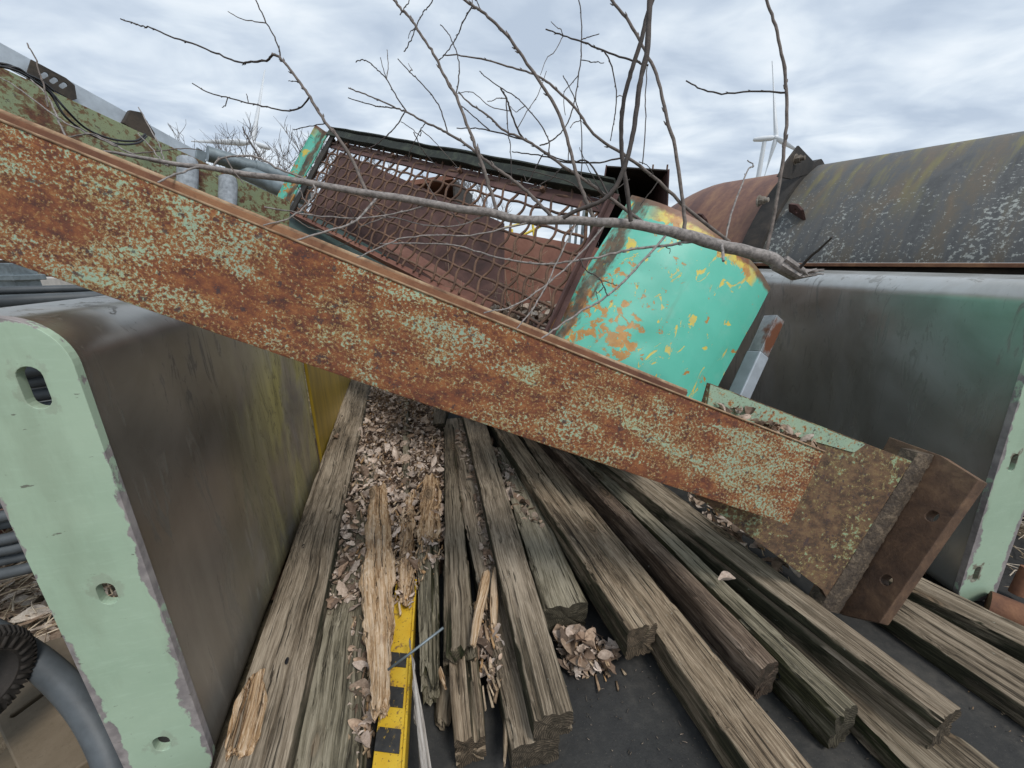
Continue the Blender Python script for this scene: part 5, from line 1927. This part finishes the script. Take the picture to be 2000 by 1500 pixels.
TW = [  # polyline px, r0, r1 (px), depth offset at start/end, dark?
    ([(1552, 532), (1590, 495), (1626, 463)], 5, 3, 0, -.1, 1),
    ([(1495, 498), (1510, 430), (1525, 340), (1535, 260), (1537, 190), (1530, 120), (1515, 50), (1497, 0), (1480, -50)], 5, 4, 0, .05, 0),
    ([(1537, 181), (1480, 178), (1410, 182), (1370, 173), (1340, 158)], 2.5, 2, .03, .1, 1),
    ([(1415, 475), (1425, 430), (1445, 370), (1462, 330), (1472, 325), (1460, 313)], 3, 1.6, 0, .1, 0),
    ([(1408, 470), (1411, 490), (1413, 510)], 4, 4.5, 0, -.06, 0),
    ([(1338, 452), (1335, 400), (1318, 290), (1300, 220), (1290, 175), (1275, 130), (1255, 90), (1230, 45), (1195, 0), (1175, -40)], 5.5, 4, 0, .12, 0),
    ([(1266, 128), (1230, 117), (1180, 100), (1140, 83), (1100, 70), (1066, 57)], 2.8, 2, .08, .15, 1),
    ([(1180, 100), (1195, 130), (1204, 190), (1198, 240), (1192, 275)], 2, 1.5, .1, .15, 1),
    ([(1425, 473), (1345, 410), (1275, 345), (1215, 300), (1160, 262), (1125, 212), (1080, 170), (1050, 148), (1010, 135), (960, 120), (910, 110), (866, 107)], 5, 1.8, 0, .2, 0),
    ([(1255, 434), (1192, 387), (1132, 345), (1099, 324), (1060, 294), (1022, 272), (980, 252), (955, 227), (932, 212), (912, 197), (896, 180)], 5, 2, 0, .22, 0),
    ([(1022, 272), (962, 257), (935, 251), (892, 250)], 2.2, 1.5, .13, .2, 1),
    ([(957, 255), (925, 227), (900, 206)], 1.8, 1.3, .18, .2, 1),
    ([(1022, 270), (1010, 252), (997, 217), (989, 192), (977, 172)], 2.8, 2.4, .13, .1, 1),
    ([(989, 195), (992, 250), (997, 295), (999, 360)], 1.7, 1.2, .1, .12, 1),
    ([(1073, 300), (1070, 270), (1050, 235), (1025, 207), (1010, 191), (975, 170), (945, 147), (937, 139)], 1.8, 1.4, .1, .2, 1),
    ([(970, 410), (947, 337), (932, 295), (915, 250), (900, 212), (890, 185), (875, 162), (850, 112), (830, 80), (812, 52), (797, 30), (780, 15), (760, -15)], 5, 3.4, 0, .1, 0),
    ([(890, 187), (897, 150), (895, 115), (887, 90), (875, 65), (860, 48)], 1.9, 1.4, .05, .1, 1),
    ([(789, 101), (800, 85), (812, 53), (825, 27), (837, 12), (850, -8)], 1.5, 1.7, .11, .07, 1),
    ([(781, 29), (792, 14), (804, -8)], 1.5, 1.5, .09, .1, 1),
    ([(1080, 426), (1030, 375), (995, 347), (957, 320), (927, 295), (900, 275), (872, 259), (847, 246), (825, 236), (797, 220), (775, 211), (740, 195), (707, 182), (681, 172)], 5, 1.8, 0, .3, 0),
    ([(775, 212), (745, 209), (715, 202), (680, 191)], 1.8, 1.3, .23, .3, 1),
    ([(795, 219), (775, 190), (755, 155), (738, 137), (722, 122), (708, 117), (695, 122)], 1.9, 1.4, .22, .3, 1),
    ([(874, 259), (865, 225), (848, 192), (820, 160), (800, 140), (777, 115)], 2, 1.4, .16, .2, 1),
    ([(790, 220), (775, 245), (755, 265), (730, 285), (702, 291)], 1.8, 1.3, .22, .25, 1),
    ([(830, 240), (822, 253), (820, 265), (805, 252), (783, 238)], 1.4, 1.1, .2, .25, 1),
    ([(808, 258), (820, 285), (835, 305), (853, 325)], 1.5, 1.2, .22, .25, 1),
    ([(1162, 434), (1144, 390), (1126, 342), (1114, 294), (1096, 234), (1075, 192), (1048, 150), (1025, 117), (997, 77), (962, 40), (940, 22), (922, 11), (890, -15)], 5.5, 3.6, 0, .1, 0),
    ([(922, 13), (905, 40), (897, 60), (888, 80), (870, 105), (855, 121)], 2, 1.4, .1, .15, 1),
    ([(941, 22), (930, 3), (920, -15)], 1.7, 1.5, .1, .12, 1),
    ([(1129, -20), (1135, 33), (1136, 81), (1133, 129), (1123, 192), (1114, 228), (1099, 255), (1075, 276), (1054, 284)], 1.6, 2.2, .2, .12, 1),
    ([(1135, 78), (1150, 72), (1170, 66)], 1.5, 1.3, .17, .17, 1),
    ([(1135, 117), (1160, 121), (1180, 123)], 1.4, 1.1, .16, .16, 1),
    ([(1129, 147), (1115, 165), (1101, 183), (1104, 225)], 1.4, 1.1, .16, .16, 1),
    ([(1100, 148), (1112, 170), (1125, 200), (1134, 235), (1137, 300), (1135, 345)], 1.4, 1.8, .14, .08, 1),
    ([(1264, 132), (1261, 186), (1261, 240), (1255, 320)], 1.4, 1.9, .1, .03, 1),
    ([(717, 376), (690, 315), (655, 262), (635, 238), (605, 190), (585, 160), (562, 130), (545, 112), (532, 105)], 5, 3.5, 0, .1, 0),
    ([(549, 118), (540, 80), (520, 45), (500, 0), (490, -25)], 2.1, 1.7, .1, .12, 1),
    ([(532, 107), (520, 118), (490, 121), (465, 121), (430, 108), (385, 88), (330, 70), (295, 55), (270, 49), (236, 37)], 3, 1.8, .1, .2, 1),
    ([(604, 190), (590, 208), (565, 217), (530, 211), (490, 203), (450, 192), (410, 182), (376, 163)], 2.3, 1.6, .07, .15, 1),
    ([(445, 190), (440, 205), (434, 210)], 1.4, 1.1, .13, .13, 1),
    ([(485, 202), (481, 183)], 1.3, 1, .12, .12, 1),
    ([(580, 159), (563, 158)], 1.3, 1, .09, .09, 1),
    ([(637, 240), (605, 247), (572, 253)], 1.5, 1.2, .05, .08, 1),
    ([(412, 328), (440, 306), (490, 305), (510, 310), (545, 330), (600, 352)], 2.6, 3.2, 0, 0, 0),
    ([(508, 309), (490, 280), (474, 248)], 2.8, 2.0, 0, .03, 1),
    ([(-10, 146), (32, 170), (80, 205), (128, 240), (176, 262), (224, 284), (256, 300), (330, 324)], 1.5, 3, .04, 0, 0),
    ([(53, 84), (67, 111), (80, 150), (90, 182), (93, 209)], 1.6, 2.4, .06, .04, 0),
    ([(60, 155), (95, 190), (110, 225), (128, 265)], 1.8, 2.6, .06, .02, 0),
    ([(100, 276), (150, 265), (180, 262), (230, 285)], 2, 2, 0, 0, 0),
    ([(270, 210), (290, 245), (310, 280), (320, 312)], 1.4, 1.8, .05, 0, 0),
    ([(270, 260), (300, 295), (314, 312)], 1.6, 2, .04, 0, 0),
    ([(308, 357), (350, 338), (390, 326)], 2.4, 3, -.08, 0, 0),
    ([(577, 470), (640, 451), (696, 430), (735, 388)], 2.6, 3.6, -.08, 0, 0),
    ([(517, 404), (605, 420), (710, 426), (797, 412), (835, 398)], 2, 2.8, .02, 0, 0),
    ([(514, 440), (570, 423), (601, 398), (615, 374), (611, 358)], 2, 3, -.05, 0, 0),
    ([(696, 503), (745, 482), (787, 465), (850, 460), (920, 460), (990, 444), (1048, 432)], 1.8, 2.6, -.04, 0, 0),
    ([(741, 475), (797, 475), (885, 479), (937, 493), (990, 507), (1060, 516), (1116, 510), (1168, 503), (1228, 488), (1300, 479), (1353, 472)], 1.8, 4.4, .05, 0, 0),
    ([(1056, 662), (1087, 641), (1135, 608), (1186, 578), (1240, 527), (1301, 459)], 2.6, 3.8, -.095, 0, 0),
    ([(945, 611), (1000, 599), (1045, 572), (1084, 542), (1120, 509), (1182, 440)], 2, 3, -.09, 0, 0),
    ([(1006, 645), (1039, 605), (1066, 560), (1084, 521), (1105, 476), (1125, 436)], 2, 2.6, -.09, 0, 0),
    ([(1132, 506), (1144, 527), (1168, 542), (1180, 560), (1186, 578)], 1.8, 1.8, -.02, -.05, 1),
    ([(1168, 546), (1190, 552), (1205, 558)], 1.4, 1.1, -.02, -.02, 1),
    ([(1168, 408), (1120, 360), (1060, 340), (1010, 330)], 1.6, 1.3, .02, .1, 1),
    ([(1192, 387), (1150, 318), (1110, 318), (1060, 305), (1025, 300), (1000, 296)], 2.6, 1.5, .02, .15, 1),
    ([(1216, 308), (1160, 318), (1105, 314), (1062, 300)], 2.4, 2, .02, .1, 1),
    ([(1060, 302), (1045, 330), (1030, 355), (1022, 340)], 1.8, 1.2, .1, .12, 1),
    ([(1100, 326), (1075, 350), (1040, 368), (1000, 375)], 1.8, 1.3, .06, .1, 1),
    ([(1180, 380), (1160, 350), (1140, 310), (1132, 288)], 1.4, 1, .02, .06, 1),
    ([(1230, 350), (1200, 372), (1165, 385)], 1.4, 1.2, .02, .04, 1),
    ([(1285, 355), (1262, 385), (1250, 402)], 1.5, 1.1, .01, .03, 1),
    ([(1248, 316), (1262, 322), (1275, 338), (1268, 345)], 1.3, 1, .01, .03, 1),
    ([(950, 417), (900, 440), (830, 440), (760, 425), (700, 445)], 2, 1.5, 0, .05, 0),
    ([(680, 402), (700, 440), (690, 470), (640, 485)], 1.4, 1.1, 0, .04, 1),
]
for i, (lst, r0, r1, o0, o1, dk) in enumerate(TW):
    n_ = len(lst)
    pts = []
    for k, (u, v) in enumerate(lst):
        q = k / max(1, n_ - 1)
        pts.append(D(u, v, tm(u) + o0 + (o1 - o0) * q))
    t0_ = tm(lst[0][0]) + o0
    t1_ = tm(lst[-1][0]) + o1
    mb = MB()
    twig_mesh(mb, pts, r0 * .68 * t0_ / FPX, r1 * .62 * t1_ / FPX, 7, .0006, True, i)
    mb.build('twig', M_BARKD if dk else (M_BARKM if lst[-1][1] < 220 else M_BARK), limb, True, auto=70)

# many finer side twigs
rnd = random.Random(77)
for i in range(64):
    lst, r0, r1, o0, o1, dk = TW[rnd.randrange(len(TW))]
    if len(lst) < 5:
        continue
    k = rnd.randrange(1, len(lst) - 1)
    q = k / (len(lst) - 1)
    (u, v), (u2, v2) = lst[k], lst[min(k + 1, len(lst) - 1)]
    base = D(u, v, tm(u) + o0 + (o1 - o0) * q)
    tip = D(u2, v2, tm(u2) + o0 + (o1 - o0) * q)
    d_ = (tip - base) / (np.linalg.norm(tip - base) + 1e-6)
    sd = np.array([rnd.gauss(0, 1), rnd.gauss(0, .6), rnd.gauss(.2, 1)])
    sd -= d_ * (sd @ d_)
    sd /= np.linalg.norm(sd) + 1e-6
    ln = rnd.uniform(.03, .11)
    dirn = d_ * rnd.uniform(.3, .9) + sd
    pts = [base, base + dirn * ln * .35 + sd * .004, base + dirn * ln * .7 + np.array([0, 0, rnd.gauss(0, .006)]), base + dirn * ln + np.array([rnd.gauss(0, .008), 0, rnd.gauss(0, .008)])]
    mb = MB()
    twig_mesh(mb, pts, .0011, .0007, 5, .0004, rnd.random() < .5, 300 + i)
    mb.build('twig', M_BARKM, limb, True, auto=70)

# two dark stems hanging in from above
for i, (lst, r0, r1, lab) in enumerate((([(1330, -190), (1284, -30), (1264, 30), (1252, 81), (1237, 126), (1225, 168), (1216, 210), (1213, 258), (1216, 315), (1225, 375), (1232, 432)], 5.2, 5, 'straight dark stem hanging from above down to the grey limb'),
                                        ([(1290, -190), (1271, -30), (1265, 90), (1252, 150), (1246, 192), (1237, 255), (1228, 297), (1216, 336), (1198, 372), (1174, 393), (1144, 405), (1120, 414), (1100, 426)], 6.2, 4.4, 'curving dark stem that swings left onto the grey limb'))):
    n_ = len(lst)
    pts = [D(u, v, tm(1230) - .03 - .03 * i - .05 * (1 - k / (n_ - 1))) for k, (u, v) in enumerate(lst)]
    mb = MB()
    twig_mesh(mb, pts, r0 * .60 / FPX, r1 * .64 / FPX, 9, .0003, False, 90 + i)
    tag(mb.build('hanging_stem', M_BARKD, None, True, auto=70), lab, 'stem', 'dark stems hanging from above')

# dry weed stalks in front of the red plate, behind the mesh
mb = MB()
random.seed(5)
for k in range(26):
    x = random.uniform(-.35, .6)
    y = random.uniform(1.65, 2.0)
    hgt = random.uniform(.12, .34)
    p0_ = np.array([x, y, tz - .02])
    lean = np.array([random.gauss(0, .1), random.gauss(0, .05), 1]) * hgt
    mb.tube([p0_, p0_ + lean * .5 + np.array([random.gauss(0, .012), 0, 0]), p0_ + lean], [.002, .0016, .0008], 5)
    for j in range(4):
        q = p0_ + lean * random.uniform(.4, .95)
        mb.tube([q, q + np.array([random.gauss(0, .04), random.gauss(0, .02), random.uniform(.01, .05)])], [.0012, .0006], 4)
mw = mat_plain('dry weed stalk', (.30, .22, .15), .85, 0, .3, 30, .1)
tag(mb.build('dry_weeds', mw, None, True), 'thin dry weed stalks growing in the leaf tray', 'weeds', None, 'stuff')


# ------------------------------------------------------------------ far bare trees and wind turbines
def bare_tree(x, y, hgt, seed, label, spread=.5, group='bare trees on the skyline'):
    rnd = random.Random(seed)
    root = thing('bare_tree', label, 'tree', Matrix.Translation((x, y, -.05)), group)
    tr, cr = MB(), MB()

    def grow(p, d_, ln, r, lev):
        d_ = d_.normalized()
        pts_ = [p]
        q = p.copy()
        dd = d_.copy()
        ns = 4
        for _ in range(ns):
            dd = (dd + Vector((rnd.gauss(0, .13), rnd.gauss(0, .13), rnd.gauss(.05, .08)))).normalized()
            q = q + dd * ln / ns
            pts_.append(q.copy())
        (tr if lev == 0 else cr).tube(pts_, [r * (1 - .5 * i / ns) for i in range(ns + 1)], 5 if lev < 2 else 3, lev == 0)
        if lev >= 5:
            return
        nb = rnd.randint(3, 4) if lev < 4 else 3
        for k in range(nb):
            i = rnd.randint(2, ns) if k else ns
            nd = (dd + Vector((rnd.gauss(0, spread), rnd.gauss(0, spread), rnd.gauss(.12, spread * .6))))
            grow(pts_[i], nd, ln * rnd.uniform(.60, .84), max(.018, r * rnd.uniform(.5, .62)), lev + 1)

    grow(Vector((0, 0, 0)), Vector((0, 0, 1)), hgt * .30, hgt * .018, 0)
    tr.build('trunk', M_BARKF, root, True)
    cr.build('crown', M_BARKF, root, True)
    return root


for i, (u, vt, t, sd, lab) in enumerate(((425, 262, 30, 3, 'rounded bare tree behind the left wind turbine blade'),
                                         (565, 272, 27, 8, 'broad bare tree left of the mesh guard'),
                                         (530, 300, 32, 12, 'lower bare tree between two others left of the mesh guard'),
                                         (735, 320, 34, 15, 'bare tree seen through the upper left of the mesh'),
                                         (905, 370, 34, 21, 'bare tree seen through the mesh right of the hopper'),
                                         (960, 365, 30, 27, 'bare tree seen through the upper right of the mesh'))):
    base = D(u, 500, t)
    topz = D(u, vt, t)[2]
    bare_tree(base[0], base[1], topz * 1.3, sd, lab)


def turbine(hub, wide, blades, label, facing):
    root = thing('wind_turbine', label, 'wind turbine', Matrix.Translation((hub[0] + facing[0] * 4, hub[1] + facing[1] * 4, -.05)), 'wind turbines on the skyline')
    base = np.array([hub[0] + facing[0] * 4, hub[1] + facing[1] * 4, -.05])
    hl = np.array(hub) - base
    mb = MB()
    mb.tube([(0, 0, 0), (0, 0, hl[2] * .5), (0, 0, hl[2] - 1.5)], [1.7, 1.35, 1.0], 20)
    mb.build('tower', M_WHITE, root, True, auto=50)
    mb = MB()
    f = np.array(facing)
    pp = [hl + f * q for q in (-.4, 1.0, 5.5, 9.0, 9.6)]
    mb.tube(pp, [.9, 1.35, 1.4, 1.0, .5], 12)
    mb.build('nacelle', M_WHITE, root, True, auto=60)
    mb = MB()
    mb.tube([hl - f * .5, hl - f * 1.5, hl - f * 2.6], [1.3, 1.2, .2], 12)
    mb.build('hub', M_WHITE, root, True, auto=60)
    for dirv_ in blades:
        dv_ = np.array(dirv_, float)
        ln = np.linalg.norm(dv_)
        dv_ /= ln
        side = np.cross(dv_, f)
        side /= np.linalg.norm(side)
        rows = []
        for i in range(15):
            q = i / 14
            ch_ = wide * (.9 + 2.0 * min(1, q / .18)) * (1 - .80 * max(0, (q - .18) / .82)) if q > .04 else 1.2
            th_ = max(.4, 2.4 * (1 - q) ** 1.1)
            tw = .5 * (1 - q)
            c0 = hl - f * 1.2 + dv_ * ln * q
            row = []
            for k in range(12):
                a = 2 * math.pi * k / 12
                x_ = math.cos(a) * ch_ * .5
                y_ = math.sin(a) * th_ * .5
                row.append(c0 + side * (x_ * math.cos(tw) - y_ * math.sin(tw)) + f * (x_ * math.sin(tw) + y_ * math.cos(tw)))
            rows.append(row + [row[0]])
        mb = MB()
        mb.grid(rows)
        mb.add(rows[-1][:12], [tuple(range(12))])
        mb.build('blade', M_WHITE, root, True, auto=60)
    return root


def blade_vec(hub_px, tip_px, t, dt):
    return D(*tip_px, t + dt) - D(*hub_px, t)


h1 = (1511, 269)
turbine(D(*h1, 205), 1.1, [blade_vec(h1, (1503, 120), 205, 0), blade_vec(h1, (1560, 300), 205, -8), blade_vec(h1, (1488, 345), 205, 6)],
        'distant white wind turbine above the duct on the right', (-.93, .36, 0))
h2 = (497, 280)
turbine(D(*h2, 200), 1.15, [blade_vec(h2, (521, 138), 200, 0), blade_vec(h2, (378, 277), 200, 4), blade_vec(h2, (575, 390), 200, -4)],
        'distant white wind turbine behind the bare trees on the left', (.25, .97, 0))

for o in bpy.data.objects:
    if 'half_w' in o.keys():
        del o['half_w']
